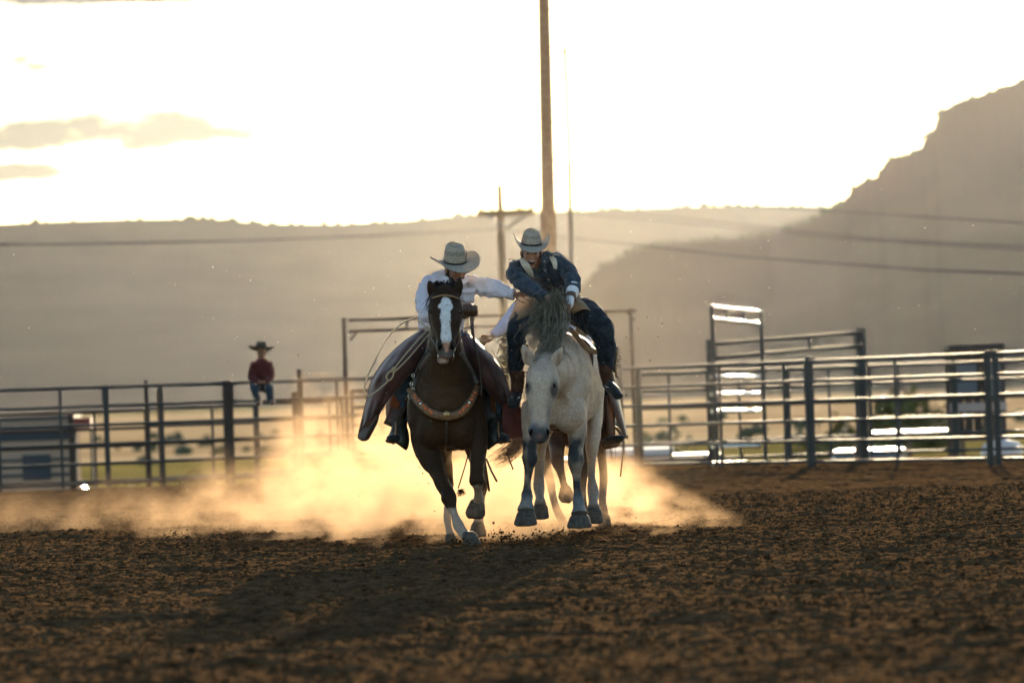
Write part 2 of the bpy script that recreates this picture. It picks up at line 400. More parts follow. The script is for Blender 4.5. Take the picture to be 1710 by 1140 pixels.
post(272, 88.7, 1.47, 0.052, WOOD, "dark wooden post leaning on the fence between camper and thick post")
post(249, 88.9, 1.62, 0.03, RUSTY, "thin rusty post with a pointed tip above the top rail", cap=True)
post(505, 90.3, 1.72, 0.034, RUSTY, "slim tall post just beyond the sitting child")
post(499, 91.2, 1.45, 0.07, WOOD, "short brown wooden post behind the slim tall one", z0=-0.1)
post(1356, 84.0, 1.60, 0.06, GALV, "stout grey post where the two sunlit panels meet")
post(1655, 80.4, 1.58, 0.045, GALV, "first post of the doubled pair in front of the booth")
post(1668, 80.2, 1.58, 0.045, GALV, "second post of the doubled pair beside the booth")
zb = (0.06, 0.34, 0.62, 0.90, 1.18, 1.46)
panel(-120, 91.6, 120, 91.8, "far fence panel in front of the camper windows", G2, z0=-0.3, zs=zb, m=RUSTY)
panel(124, 91.8, 247, 91.8, "far fence panel behind the thin rusty post", G2, z0=-0.3, zs=zb, m=RUSTY, mids=(0.3,))
panel(251, 91.8, 429, 91.9, "far fence panel behind the thick steel post", G2, z0=-0.28, zs=zb, mids=(0.6,))
panel(433, 91.9, 575, 92, "far fence panel behind the child's boots and the dust", G2, z0=-0.25, zs=zb, mids=(0.85,))
panel(592, 92.0, 800, 92.3, "far fence panel under the tall arch behind the bay horse", G2, z0=-0.1, zs=zb, mids=(0.33, 0.66))
panel(1068, 92.4, 1186, 92.3, "far fence panel between the tall arch and the gate frame", G2, zs=zb, mids=(0.45,))
panel(1196, 92.2, 1316, 92.1, "far fence panel behind the bright gate frame", G2, zs=zb, mids=(0.35,))
panel(1320, 92.1, 1434, 92, "far fence panel under the raised double bar", G2, zs=zb, mids=(0.6,))
panel(1456, 91.8, 1595, 91.6, "far fence panel between the tall corner post and the booth", G2, zs=zb, mids=(0.35,))
panel(1600, 91.4, 1840, 91, "far fence panel across the foot of the booth", G2, zs=zb)
# tall arch over the alley behind the riders
def Gz(x, y, d): return P(x, y, d)
def bar(name, x0, y0, x1, y1, d0, d1, r, m, root): return stick(name, P(x0, y0, d0), P(x1, y1, d1), r, m, root)
aD = 92.2
ar = empty("gate_arch", Gp(820, aD), "wide rusty pipe arch over the alley behind the riders", "gate arch")
for x in (583, 1062): 
    g = Gp(x, aD); t = P(x, 534 if x < 800 else 517, aD); stick("upright", (g.x, aD, -0.35), (g.x, aD, t.z + 0.03), 0.034, RUSTY, ar)
bar("top_bar", 583, 535, 1062, 518, aD, aD, 0.03, RUSTY, ar)
bar("lower_bar", 583, 553, 876, 543, aD, aD, 0.026, RUSTY, ar)
for x, y0, y1 in ((680, 531, 550), (780, 528, 546), (876, 525, 543)): bar("strut", x, y0, x, y1, aD, aD, 0.02, RUSTY, ar)
bar("corner_brace", 1046, 519, 1061, 535, aD, aD, 0.022, RUSTY, ar)
bar("corner_brace", 597, 553, 585, 568, aD, aD, 0.018, RUSTY, ar)
# bright gate frame with polished bars
fr = empty("chute_gate", Gp(1230, 89), "narrow tall gate frame whose bars blaze white in the sun", "gate frame")
def fp(x, y): return P(x, y, 88.4 + (x - 1188) / 82 * 1.6)
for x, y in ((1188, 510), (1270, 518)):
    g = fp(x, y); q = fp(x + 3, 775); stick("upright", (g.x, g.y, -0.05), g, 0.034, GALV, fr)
# each bar has a flattened top face turned up to the low sun
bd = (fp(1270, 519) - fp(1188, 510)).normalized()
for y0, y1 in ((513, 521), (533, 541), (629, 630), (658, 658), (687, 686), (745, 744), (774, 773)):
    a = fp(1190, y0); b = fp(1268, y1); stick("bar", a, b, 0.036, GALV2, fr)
for x in (1213, 1242): stick("strut", fp(x, 515 + (x - 1190) * 0.1), fp(x, 535 + (x - 1190) * 0.1), 0.02, GALV, fr)
# raised double bar between two tall posts
rb = empty("raised_bars", Gp(1315, 92.6), "raised double bar between two tall box posts", "raised bar")
for x, y in ((1190, 572), (1440, 552)):
    g = Gp(x + 4, 92.6); t = P(x, y, 92.6); stick("post", (g.x, g.y, -0.1), (g.x, g.y, t.z + 0.05), 0.075 if x > 1300 else 0.085, GALV, rb)
bar("bar", 1190, 574, 1440, 555, 92.5, 92.5, 0.032, GALV, rb); bar("bar", 1190, 597, 1440, 577, 92.5, 92.5, 0.03, GALV, rb)
bar("strut", 1352, 562, 1352, 584, 92.5, 92.5, 0.025, GALV, rb)

# ------------------------------------------------------------------ poles and wires
D1 = 135
pl = empty("wooden_pole", Gp(925, D1, 0) + Vector((0, 0, PZ)), "tall thick timber light pole rising out of the picture behind the denim rider", "pole")
b0 = Gp(926, D1); 
mb = MB(); mb.tube([(b0.x, D1, PZ - 0.2), (b0.x, D1, 2.0), (b0.x + 0.05, D1, 6), (b0.x + 0.12, D1, 11), (b0.x + 0.15, D1, 14)], [0.21, 0.19, 0.17, 0.142, 0.13], 16); mb.build("shaft", POLEW, pl, True)
STEEL = mat("dark_steel", (0.10, 0.10, 0.10), 0.5, 0.7)
for yy_, sx in ((16, -9), (16, 10), (78, -9), (78, 9), (98, 10), (205, 9), (268, -10), (268, 11), (290, 11)):
    c = P(912 + yy_ * 0.033, yy_, D1); stick("step_bolt", c, P(912 + yy_ * 0.033 + sx * 1.15, yy_ - 1, D1), 0.018, STEEL, pl)
th = empty("antenna_mast", Gp(955, D1) + Vector((0, 0, PZ)), "thin steel mast standing beside the timber pole", "mast")
g = Gp(956, D1); stick("lower_tube", (g.x, D1, PZ), P(951, 275, D1), 0.055, STEEL, th); stick("upper_tube", P(951, 275, D1), P(943, 78, D1), 0.048, STEEL, th)
stick("clamp", P(947, 275, D1), P(953, 275, D1), 0.04, STEEL, th); stick("cross_piece", P(936, 88, D1), P(946, 86, D1), 0.03, STEEL, th)
tag(link("guy_wire", None) if False else MB().tube([P(943, 78, D1), P(934, 48, D1), P(924, 14, D1)], 0.014, 6).build("guy_wire", STEEL, None, True, origin=P(934, 48, D1)), "thin wire from the mast tip up to the timber pole", "wire")
D2 = 232
up = empty("utility_pole", Gp(848, D2) + Vector((0, 0, PZ)), "weathered utility pole with one crossarm behind the front rider", "utility pole")
g = Gp(848, D2); t = P(843, 308, D2)
MB().tube([(g.x, D2, PZ), (g.x, D2, 3), (g.x, D2, t.z)], [0.22, 0.19, 0.13], 12).build("shaft", WOOD, up, True)
def boxbar(name, a, b, sy, sz, m, root):
    a = Vector(a); b = Vector(b); d = b - a; rot = d.to_track_quat('X', 'Z').to_matrix()
    return MB().box((a + b) / 2, (d.length, sy, sz), m=rot).build(name, m, root)
boxbar("crossarm", P(796, 357, D2 - 0.2), P(892, 353, D2 - 0.2), 0.16, 0.26, WOOD, up)
for x in (812, 878): stick("brace", P(x, 358, D2 - 0.3), P(845.5, 382, D2 - 0.3), 0.045, STEEL, up)
CERAM = mat("insulator_glaze", (0.16, 0.10, 0.07), 0.25)
for x in (802, 822, 866, 886): 
    c = P(x, 349 + (845 - x) * 0.04, D2 - 0.2); MB().tube([c + Vector((0, 0, -0.03)), c, c + Vector((0, 0, 0.10)), c + Vector((0, 0, 0.16))], [0.05, 0.07, 0.06, 0.03], 8).build("insulator", CERAM, up, True)
WIRE = mat("cable", (0.03, 0.03, 0.03), 0.7, 0.0, spec=0.0)
def wire(pts, r, label):
    pts = [P(*p) for p in pts]; res = []
    for i in range(len(pts) - 1):
        for k in range(8): res.append(pts[i].lerp(pts[i + 1], k / 8))
    res.append(pts[-1]); c = res[len(res) // 2]
    tag(MB().tube(res, r, 6).build("power_line", WIRE, None, True, origin=c), label, "cable", "overhead lines at the utility pole")
wire([(-300, 408, 120), (100, 408, 140), (400, 402, 165), (640, 393, 195), (846, 382, 231.6)], 0.022, "thick overhead line from the utility pole out over the sitting child")
wire([(890, 350, 231.6), (1100, 368, 195), (1400, 398, 155), (1800, 423, 125)], 0.015, "overhead line from the crossarm end, sagging lowest of the upper pair")
wire([(866, 345, 231.6), (1026, 352, 200), (1267, 378, 165), (1450, 398, 150), (1800, 416, 125)], 0.014, "overhead line from the crossarm's inner insulator, just above its neighbour")
wire([(802, 349, 231.6), (1000, 338, 200), (1223, 342, 170), (1400, 353, 150), (1800, 378, 125)], 0.014, "topmost overhead line crossing the cliff")
wire([(848, 386, 231.6), (960, 398, 200), (1232, 428, 160), (1552, 451, 135), (1800, 460, 122)], 0.018, "lowest overhead line with bright glints in front of the cliff")

# ------------------------------------------------------------------ things parked beyond the fence
GLASSD = mat("tinted_glass", (0.02, 0.03, 0.03), 0.05, 0.0, spec=1.0)
GLASSG = mat("sky_lit_glass", (0.14, 0.20, 0.18), 0.2)
RUB = mat("tyre_rubber", (0.02, 0.02, 0.02), 0.8)
def vehicle(name, label, cat, c, length, width, height, rz, paint, roofx=(-0.28, 0.22), hood=0.58, glass=None):
    """body and cabin from a side profile; c is the point on the ground under the middle"""
    glass = glass or GLASSD; c = Vector(c); root = empty(name, c, label, cat); M = Matrix.Rotation(rz, 3, 'Z')
    L2 = length / 2; Hb = height * hood; gc = height * 0.17
    def T(x, y, z): return c + M @ Vector((x, y, z))
    prof = [(-L2, gc + 0.15), (-L2 + 0.03, Hb * 0.92), (-L2 + 0.2, Hb), (L2 * 0.52, Hb * 1.0), (L2 * 0.93, Hb * 0.86), (L2, Hb * 0.66), (L2, gc + 0.05), (L2 - 0.15, gc), (-L2 + 0.15, gc)]
    mb = MB(); rings = []
    for y, k in ((-width / 2, 0.97), (-width / 2 + 0.06, 1.0), (width / 2 - 0.06, 1.0), (width / 2, 0.97)):
        rings.append([T(x * k, y, gc + (z - gc) * (k if k == 1 else 0.98)) for x, z in prof])
    mb.loft(rings); mb.build("body", paint, root, False)
    x0, x1 = roofx[0] * length, roofx[1] * length
    cab = [(x0 - 0.14, Hb), (x0, height), (x1, height), (x1 + length * 0.12, Hb)]
    mb = MB(); w2 = width / 2 - 0.1
    mb.loft([[T(x, y * (0.86 if z > Hb else 1), z) for x, z in cab] for y in (-w2, w2)]); mb.build("cabin_glass", glass, root)
    mb = MB(); mb.loft([[T(x, y, z) for x, z in ((x0 - 0.03, height - 0.04), (x0 + 0.05, height + 0.02), (x1 - 0.05, height + 0.02), (x1 + 0.05, height - 0.05))] for y in (-w2 * 0.88, w2 * 0.88)]); mb.build("roof", paint, root)
    for t in (0.0, 0.42, 1.0):
        for sgn in (-1, 1):
            xb = cab[0][0] + (cab[3][0] - cab[0][0]) * t; xt = x0 + (x1 - x0) * t
            stick("pillar", T(xb, sgn * (w2 + 0.01), Hb), T(xt, sgn * (w2 * 0.87 + 0.01), height), 0.035, paint, root)
    for sx in (-0.31, 0.31):
        for sgn in (-1, 1):
            p0 = T(sx * length, sgn * (width / 2 - 0.2), height * 0.21); p1 = T(sx * length, sgn * (width / 2 + 0.01), height * 0.21)
            wmb = MB().tube([p0, p1], height * 0.21, 18).build("wheel", RUB, root, False)
            MB().tube([p1, p1 + (p1 - p0) * 0.05], height * 0.12, 12).build("rim", GALV2, wmb)
    for sgn in (-1, 1):
        MB().ell(T(L2 * 0.97, sgn * width * 0.36, Hb * 0.7), (0.06, 0.14, 0.08), 8, 6).build("headlight", GALV2, root, True)
    return root
def pnt(n, c, rough=0.25): return mat(n, c, rough, 0.2)
def on(x, d): g = Gp(x, d); return (g.x, d, PZ)
vehicle("parked_hatchback", "grey hatchback parked below the arena, only its pale windows showing under the rails", "car", on(78, 150), 4.4, 1.8, 1.62, 0, pnt("grey_paint", (0.07, 0.07, 0.065), 0.4), (-0.27, 0.14), glass=GLASSG)
vehicle("parked_sedan", "white sedan parked end-on with sun glaring off its roof", "car", on(1452, 125), 4.6, 1.8, 1.72, R(82), pnt("white_paint", (0.7, 0.7, 0.68), 0.18), (-0.25, 0.15))
# camper
cw = mat("camper_wall", (0.30, 0.235, 0.185), 0.9, spec=0.0); cs = mat("camper_stripe", (0.045, 0.055, 0.070), 0.7, spec=0.1)
g = Gp(20, 112); cp = empty("camper", (g.x, 112, PZ), "pale boxy camper trailer with dark stripes behind the far fence end", "camper")
MB().box((g.x - 0.6, 113, PZ + 1.75), (3.6, 2.2, 2.6)).build("body", cw, cp)
MB().box((g.x - 0.6, 113, PZ + 3.07), (3.66, 2.26, 0.08)).build("roof", cs, cp)
for z, hh in ((2.78, 0.30), (2.25, 0.05), (1.95, 0.06), (1.0, 0.75)): MB().box((g.x - 0.6, 111.888, PZ + z), (3.58, 0.02, hh)).build("stripe", cs, cp)
for x in (-1.6, -0.3, 0.7): 
    q = MB().box((g.x - 0.2 + x, 111.885, PZ + 2.1), (0.55, 0.03, 0.5)).build("window", cs, cp)
for x in (-1.4, 0.3): MB().tube([(g.x + x, 111.9, PZ + 0.35), (g.x + x, 112.15, PZ + 0.35)], 0.35, 16).build("wheel", RUB, cp)
g2 = Gp(143, 111.5); MB().box((g2.x, 111.5, PZ + 2.95), (0.36, 1.4, 0.20)).build("red_awning", mat("red_canvas", (0.16, 0.035, 0.03), 0.9), cp)
for x_ in (-0.16, 0.16): MB().box((g2.x + x_, 111.2, PZ + 1.42), (0.05, 0.05, 2.84)).build("awning_post", cs, cp)
# low stock trailer
PALE = mat("pale_sheet_metal", (0.5, 0.48, 0.44), 0.45, 0.1)
g = Gp(1085, 100); st = empty("stock_trailer", (g.x, 101, PZ), "low grey stock trailer with a glaring white roof behind the fence", "trailer")
MB().box((g.x - 0.2, 101, PZ + 1.25), (3.0, 2.0, 1.6)).build("body", mat("mauve_wall", (0.20, 0.17, 0.17), 0.6), st)
mb = MB(); mb.loft([[(g.x - 0.2 + sx * 0.62, 101 + yy_, PZ + 2.06 + zz) for yy_, zz in ((-1.05, 0), (-0.95, 0.10), (-0.4, 0.17), (0.4, 0.17), (0.95, 0.10), (1.05, 0))] for sx in (-1, 1)]); mb.build("roof", PALE, st)
for z in (0.8, 1.2, 1.6, 1.95): MB().box((g.x - 0.2, 99.97, PZ + z), (2.98, 0.05, 0.05)).build("slat", GALV, st)
for x in (-0.5, 0.4): MB().tube([(g.x + x, 99.9, PZ + 0.33), (g.x + x, 100.2, PZ + 0.33)], 0.33, 16).build("wheel", RUB, st)
# low pump house with metal roof behind the second panel
g = Gp(1550, 118); ph = empty("low_shed", (g.x, 118, PZ), "long low shed with a sunlit sheet metal roof beyond the fence", "shed")
MB().box((g.x - 0.3, 119, PZ + 0.75), (2.6, 2.4, 1.5)).build("wall", WOOD, ph)
MB().box((g.x - 0.3, 119, PZ + 2.13), (1.6, 1.2, 0.07)).build("roof", PALE, ph)
for x in (-1.5, -0.4, 0.7): MB().box((g.x + x, 117.9, PZ + 1.4), (0.1, 0.1, 1.5)).build("post", WOOD, ph)
# dark booth
DK = mat("booth_board", (0.035, 0.03, 0.027), 0.8, col2=(0.06, 0.052, 0.045), scale=4)
g = Gp(1636, 96.5); bt = empty("announcer_booth", (g.x, 97, PZ), "tall narrow dark timber booth on legs behind the sunlit rails", "booth")
s_ = 98.4; wd = 0.92
for k in range(6):
    MB().box((g.x - wd / 2 + (k + 0.5) * wd / 6, 97.55, PZ + 2.95), (wd / 6 - 0.012, 0.04, 1.5)).build("board", DK, bt)
for sx in (-1, 1): 
    for yy_ in (96.5, 97.5): MB().box((g.x + sx * (wd / 2 - 0.04), yy_, PZ + 1.85), (0.09, 0.09, 3.7)).build("post", DK, bt)
MB().box((g.x, 97, PZ + 3.74), (wd + 0.02, 1.12, 0.07)).build("roof", DK, bt)
MB().box((g.x, 97, PZ + 2.18), (wd - 0.1, 1.0, 0.08)).build("floor_deck", WOOD, bt)
MB().box((g.x, 96.44, PZ + 2.72), (wd + 0.04, 0.05, 0.14)).build("window_ledge", mat("chalky_board", (0.32, 0.29, 0.27), 0.8), bt)
MB().box((g.x - 0.18, 96.46, PZ + 3.2), (0.34, 0.03, 0.62)).build("shutter", mat("slate_board", (0.09, 0.11, 0.13), 0.6), bt)
MB().box((g.x + 0.26, 96.46, PZ + 3.2), (0.26, 0.03, 0.62)).build("shutter", _M["slate_board"], bt)
mb = MB(); mb.loft([[(g.x + 0.33 + rr * math.cos(a), 96.0 + rr * math.sin(a), PZ + z) for a in np.arange(14) * 2 * math.pi / 14] for rr, z in ((0.34, 1.1), (0.36, 1.15), (0.36, 2.0), (0.30, 2.1), (0.1, 2.16))]); tag(mb.build("water_tank", mat("white_plastic", (0.55, 0.54, 0.52), 0.4), None, True, origin=(g.x + 0.33, 96, PZ + 1.1)), "white plastic water tank standing at the foot of the booth", "tank")
mb = MB(); mb.box((g.x + 0.33, 96, PZ + 0.55), (0.8, 0.8, 1.08)); tag(mb.build("tank_stand", WOOD, None, False, origin=(g.x + 0.33, 96, PZ)), "wooden stand under the white water tank", "stand")

# ------------------------------------------------------------------ bushes beyond the arena
LEAFM = mat("sage_leaves", (0.06, 0.065, 0.025), 0.8, col2=(0.15, 0.14, 0.05), scale=3, spec=0.1)
def bush(x, d, wdt, hgt, label, nleaf=900, name="bush"):
    c = Vector(on(x, d)); root = empty(name, c, label, "bush", "bushes beyond the arena")
    n = nleaf; u = RNG.randn(n, 3); u /= np.linalg.norm(u, axis=1)[:, None]; u[:, 2] = abs(u[:, 2])
    rr = (0.55 + 0.45 * RNG.rand(n)) * (0.8 + 0.35 * vnoise(u[:, 0] * 2.2 + x, u[:, 1] * 2.2, u[:, 2] * 2.2))
    pos = u * rr[:, None] * np.array([wdt / 2, wdt / 2, hgt * 0.85]) + np.array([0, 0, hgt * 0.12])
    sz = 0.05 * wdt * (0.6 + 0.8 * RNG.rand(n)); a = RNG.randn(n, 3); a /= np.linalg.norm(a, axis=1)[:, None]; b = np.cross(a, u); b /= np.linalg.norm(b, axis=1)[:, None] + 1e-9
    q = np.stack([pos - a * sz[:, None], pos - b * sz[:, None] * .5, pos + a * sz[:, None], pos + b * sz[:, None] * .5], 1).reshape(-1, 3)
    f = np.arange(n * 4).reshape(n, 4)
    o = link("foliage", np_mesh("foliage", q, f, LEAFM, False), root)
    mb = MB()
    for k in range(5):
        an = k * 1.26 + x; mb.tube([c, c + Vector((math.cos(an) * wdt * 0.12, math.sin(an) * wdt * 0.12, hgt * 0.35)), c + Vector((math.cos(an) * wdt * 0.3, math.sin(an) * wdt * 0.3, hgt * 0.8))], [0.05 * hgt / 2, 0.03 * hgt / 2, 0.01], 6)
    mb.build("stem", WOOD, root)
bush(1125, 150, 2.0, 2.2, "round olive bush right behind the stock trailer's roof")
bush(1395, 190, 3.2, 2.4, "wide olive bush behind the stout grey fence post")
bush(1330, 170, 1.6, 1.5, "small olive bush between trailer and stout grey post")
bush(475, 120, 1.5, 1.2, "dark low bush behind the short brown wooden post")
bush(320, 160, 3.0, 1.6, "spreading bush seen between the wooden and thick posts")
bush(215, 145, 2.0, 1.5, "bush seen through rails beside the thin rusty post")
bush(560, 175, 2.6, 2.0, "bush half lost in the dust under the arch")
bush(1510, 240, 5.0, 3.0, "long dark hedge-like bush between the corner post and the booth", 1500)
bush(690, 200, 3.5, 2.2, "bush behind the dust left of the bay horse")
# a far line of scrub at the foot of the mesas
n = 160; dd = 300 + 300 * RNG.rand(n); xx_ = (RNG.rand(n) * 2 - 1) * 0.115 * dd; s = 0.3 + 0.6 * RNG.rand(n) ** 2
o = scatter_clods("distant_scrub", xx_, dd, np.full(n, PZ) + s * 0.3, s, TREES, 0.7); tag(o, kind='stuff')
# ------------------------------------------------------------------ organic shapes
S = 46.0 / FPX                    # metres per photo pixel at the riders' distance
D0 = 46.0
def W(x, y, dy=0.0): return P(x, y, D0 + dy)
def crom(pts, n):
    """smooth curve through rows of numbers"""
    p = [np.array(q, float) for q in pts]; p = [2 * p[0] - p[1]] + p + [2 * p[-1] - p[-2]]; res = []
    for i in range(1, len(p) - 2):
        for k in range(n):
            t = k / n; a, b, c, d = p[i - 1:i + 3]
            res.append(0.5 * ((2 * b) + (c - a) * t + (2 * a - 5 * b + 4 * c - d) * t * t + (3 * b - 3 * c + d - a) * t ** 3))
    res.append(p[-2]); return res
def limb(mb, nodes, n=4, seg=18, ref='X', sup=2.0, off=0.0, smooth=True):
    """nodes: (px, py, dy, rx_px[, ry_px]) -> loft with elliptic rings, both radii in photo pixels"""
    nd = [tuple(q) + ((q[3],) if len(q) == 4 else ()) for q in nodes]
    rows = crom(nd, n) if smooth and len(nd) > 2 else [np.array(q, float) for q in nd]
    C = [W(r[0], r[1], r[2]) for r in rows]; rings = []
    refv = {'X': Vector((1, 0, 0)), 'Z': Vector((0, 0, 1)), 'Y': Vector((0, 1, 0))}[ref]
    for i, r in enumerate(rows):
        t = (C[min(i + 1, len(C) - 1)] - C[max(i - 1, 0)]).normalized()
        a = (refv - t * refv.dot(t))
        if a.length < 0.05: a = t.orthogonal()
        a.normalize(); b = t.cross(a)
        rx = max(0.5, r[3] + off) * S; ry = max(0.5, r[4] + off) * S; ring = []
        for k in range(seg):
            an = 2 * math.pi * k / seg; c_, s_ = math.cos(an), math.sin(an)
            if sup != 2.0: c_ = math.copysign(abs(c_) ** (2 / sup), c_); s_ = math.copysign(abs(s_) ** (2 / sup), s_)
            ring.append(C[i] + a * (c_ * rx) + b * (s_ * ry))
        rings.append(ring)
    mb.loft(rings)
    # rounded ends
    return mb
def blob_(mb, x, y, dy, rx, ry=None, rz=None, rot=None):
    ry = rx if ry is None else ry; rz = rx if rz is None else rz
    return mb.ell(W(x, y, dy), (rx * S, ry * S, rz * S), 16, 10, rot)
def organic(name, mb, material, parent, voxel=0.011, it=4, color=None, fold=None, keep=None, factor=0.5):
    """unite overlapping lofts into one continuous skin"""
    base = Vector(parent.location)
    if parent.parent is not None: base = base + Vector(parent.parent.location)
    me = mesh_of("tmp", mb.v, mb.f); o = bpy.data.objects.new("tmp", me); COL.objects.link(o)
    m1 = o.modifiers.new("r", 'REMESH'); m1.mode = 'VOXEL'; m1.voxel_size = voxel; m1.use_smooth_shade = True
    if it:
        m2 = o.modifiers.new("s", 'SMOOTH'); m2.iterations = it; m2.factor = factor
    dg = bpy.context.evaluated_depsgraph_get(); dg.update()
    r = bpy.data.meshes.new_from_object(o.evaluated_get(dg)); bpy.data.objects.remove(o); r.name = name
    n = len(r.vertices); co = np.empty(n * 3, np.float32); r.vertices.foreach_get('co', co); co = co.reshape(-1, 3)
    no = np.empty(n * 3, np.float32); r.vertices.foreach_get('normal', no); no = no.reshape(-1, 3)
    if fold is not None: co = co + no * fold(co, no)[:, None]
    if color is not None:
        c = color(co, no); at = r.color_attributes.new('Col', 'FLOAT_COLOR', 'POINT')
        at.data.foreach_set('color', np.concatenate([c, np.ones((n, 1))], 1).astype(np.float32).ravel())
    r.vertices.foreach_set('co', (co - np.array(base, np.float32)).astype(np.float32).ravel())
    r.materials.clear(); r.materials.append(material)
    r.polygons.foreach_set('use_smooth', [True] * len(r.polygons)); r.update()
    return link(name, r, parent)
def pxof(co):
    """photo-pixel coordinates of points near the riders, used only as a ruler for where markings sit on a coat"""
    M = np.array(CR.inverted()); v = (co - np.array([0, 0, CAM_H])) @ M.T
    return 855 + v[:, 0] / -v[:, 2] * FPX, 570 - v[:, 1] / -v[:, 2] * FPX, co[:, 1] - D0
def n3(co, s, o=0.0): return vnoise(co[:, 0] * s + o, co[:, 2] * s + o * 2, co[:, 1] * s)
def mixc(c, col, m): return c * (1 - m[:, None]) + np.array(col)[None] * m[:, None]
def gauss(x, y, cx, cy, sx, sy): return np.exp(-((x - cx) / sx) ** 2 - ((y - cy) / sy) ** 2)
def hair(name, strands, material, parent, r0=0.004, seg=3):
    mb = MB()
    for pts in strands:
        n = len(pts); mb.tube(pts, [r0 * (1 - 0.85 * i / (n - 1)) for i in range(n)], seg, cap=False)
    return mb.build(name, material, parent, True)
def lock(path, n, spread0, spread1, dspread, wav, seed, r=None, k=5, tipvar=0.25):
    """n strands along a px path [(x, y, dy)...], fanned from spread0 to spread1 pixels"""
    rr = random.Random(seed); base = crom(path, k); out_ = []
    for _ in range(n):
        ox, oy, od = rr.gauss(0, 1), rr.gauss(0, 1), rr.gauss(0, 1); ph = rr.random() * 6.28; fr = rr.uniform(0.6, 1.6); le = 1 - tipvar * rr.random()
        m = max(4, int(len(base) * le)); pts = []
        for i in range(m):
            t = i / (len(base) - 1); s_ = spread0 + (spread1 - spread0) * t; b = base[i]
            pts.append(W(b[0] + ox * s_ + wav * t * math.sin(ph + fr * t * 7), b[1] + oy * s_ + wav * t * math.cos(ph * 1.7 + fr * t * 6), b[2] + od * dspread))
        out_.append(pts)
    return out_

def strap(path, hw, th, mb=None, n=None):
    """flat strap along px path facing the viewer: hw px half width, th metres thick"""
    mb = mb or MB(); C = [W(*p) for p in path]; rings = []
    for i, c in enumerate(C):
        t = (C[min(i + 1, len(C) - 1)] - C[max(i - 1, 0)]).normalized(); nrm = (n or Vector((0, -1, 0))); nrm = (nrm - t * nrm.dot(t)).normalized(); b = t.cross(nrm)
        h = (hw[i] if hasattr(hw, '__len__') else hw) * S
        rings.append([c + b * h, c + b * h * 0.8 + nrm * th, c - b * h * 0.8 + nrm * th, c - b * h, c - b * h * 0.8 - nrm * th * 0.3, c + b * h * 0.8 - nrm * th * 0.3])
    mb.loft(rings); return mb
from mathutils.bvhtree import BVHTree
def skin_of(o):
    me = o.data; off = Vector(o.parent.location)
    return BVHTree.FromPolygons([v.co + off for v in me.vertices], [tuple(p.vertices) for p in me.polygons])
def onto(tree, x, y, dflt=0.0, lift=0.0):
    """point of the photo lying on a coat's surface, returned as (x, y, dy)"""
    o_ = Vector((0, 0, CAM_H)); d_ = (P(x, y, 46) - o_).normalized(); h = tree.ray_cast(o_, d_)
    return (x, y, (h[0].y - D0 - lift) if h[0] is not None and h[0].y > 44.0 else dflt)
COAT = mat("horse_coat", (0.1, 0.05, 0.03), 0.55, vc=True, var=0.16, scale=45, bump=0.003, bscale=150, spec=0.14, sheen=0.05)
LEA_D = mat("dark_leather", (0.030, 0.020, 0.014), 0.5, col2=(0.055, 0.036, 0.024), scale=25, bump=0.002, bscale=90)
LEA_T = mat("tan_leather", (0.20, 0.115, 0.05), 0.55, col2=(0.30, 0.18, 0.085), scale=25, bump=0.002, bscale=90)
LEA_B = mat("brown_leather", (0.085, 0.042, 0.022), 0.5, col2=(0.13, 0.065, 0.032), scale=30, bump=0.002, bscale=90)
HOOF = mat("hoof_horn", (0.034, 0.030, 0.024), 0.85, col2=(0.085, 0.075, 0.060), scale=30, bump=0.004, bscale=50)
EYE = mat("dark_eye", (0.006, 0.004, 0.003), 0.15, spec=0.2)
SILVER = mat("silver_metal", (0.6, 0.58, 0.52), 0.25, 0.9)
ROPE = mat("tan_rope", (0.42, 0.33, 0.20), 0.75, col2=(0.56, 0.46, 0.30), scale=90, bump=0.002, bscale=200)
HAIR_D = mat("dark_horse_hair", (0.022, 0.013, 0.009), 0.45, col2=(0.045, 0.025, 0.015), scale=30, translucent=0.4)
HAIR_R = mat("brown_tail_hair", (0.07, 0.035, 0.018), 0.45, col2=(0.12, 0.065, 0.035), scale=30, translucent=0.4)
HAIR_G = mat("grey_mane_hair", (0.075, 0.062, 0.042), 0.5, col2=(0.22, 0.19, 0.13), scale=22, translucent=0.4)
HAIR_L = mat("pale_mane_hair", (0.30, 0.26, 0.18), 0.5, col2=(0.60, 0.53, 0.38), scale=22, translucent=0.4)

# ------------------------------------------------------------------ bay horse with blaze
g = W(775, 905, 0.2)
bay = empty("bay_horse", (g.x, g.y, 0), "dark bay horse with a white blaze galloping at the viewer under the white-shirted rider", "horse")
mb = MB()
limb(mb, [(755, 650, 2.15, 22, 26), (752, 646, 2.0, 44, 44), (750, 652, 1.6, 57, 58), (748, 668, 1.1, 62, 70), (747, 672, 0.6, 62, 78), (746, 672, 0.2, 63, 82), (746, 684, -0.05, 57, 72), (746, 700, -0.2, 42, 52), (746, 706, -0.27, 22, 30)], seg=28)
limb(mb, [(746, 690, 0.10, 56, 60), (745, 650, 0.02, 49, 66), (744, 615, -0.08, 41, 58), (743, 580, -0.20, 30, 46), (743, 545, -0.32, 24, 38), (742, 512, -0.42, 21, 30), (742, 492, -0.46, 16, 22)], seg=24)
# breast muscles
blob_(mb, 722, 712, -0.14, 27, 26, 40); blob_(mb, 770, 712, -0.14, 27, 26, 40)
blob_(mb, 700, 690, 0.0, 21, 34, 50); blob_(mb, 791, 690, 0.0, 20, 34, 50)
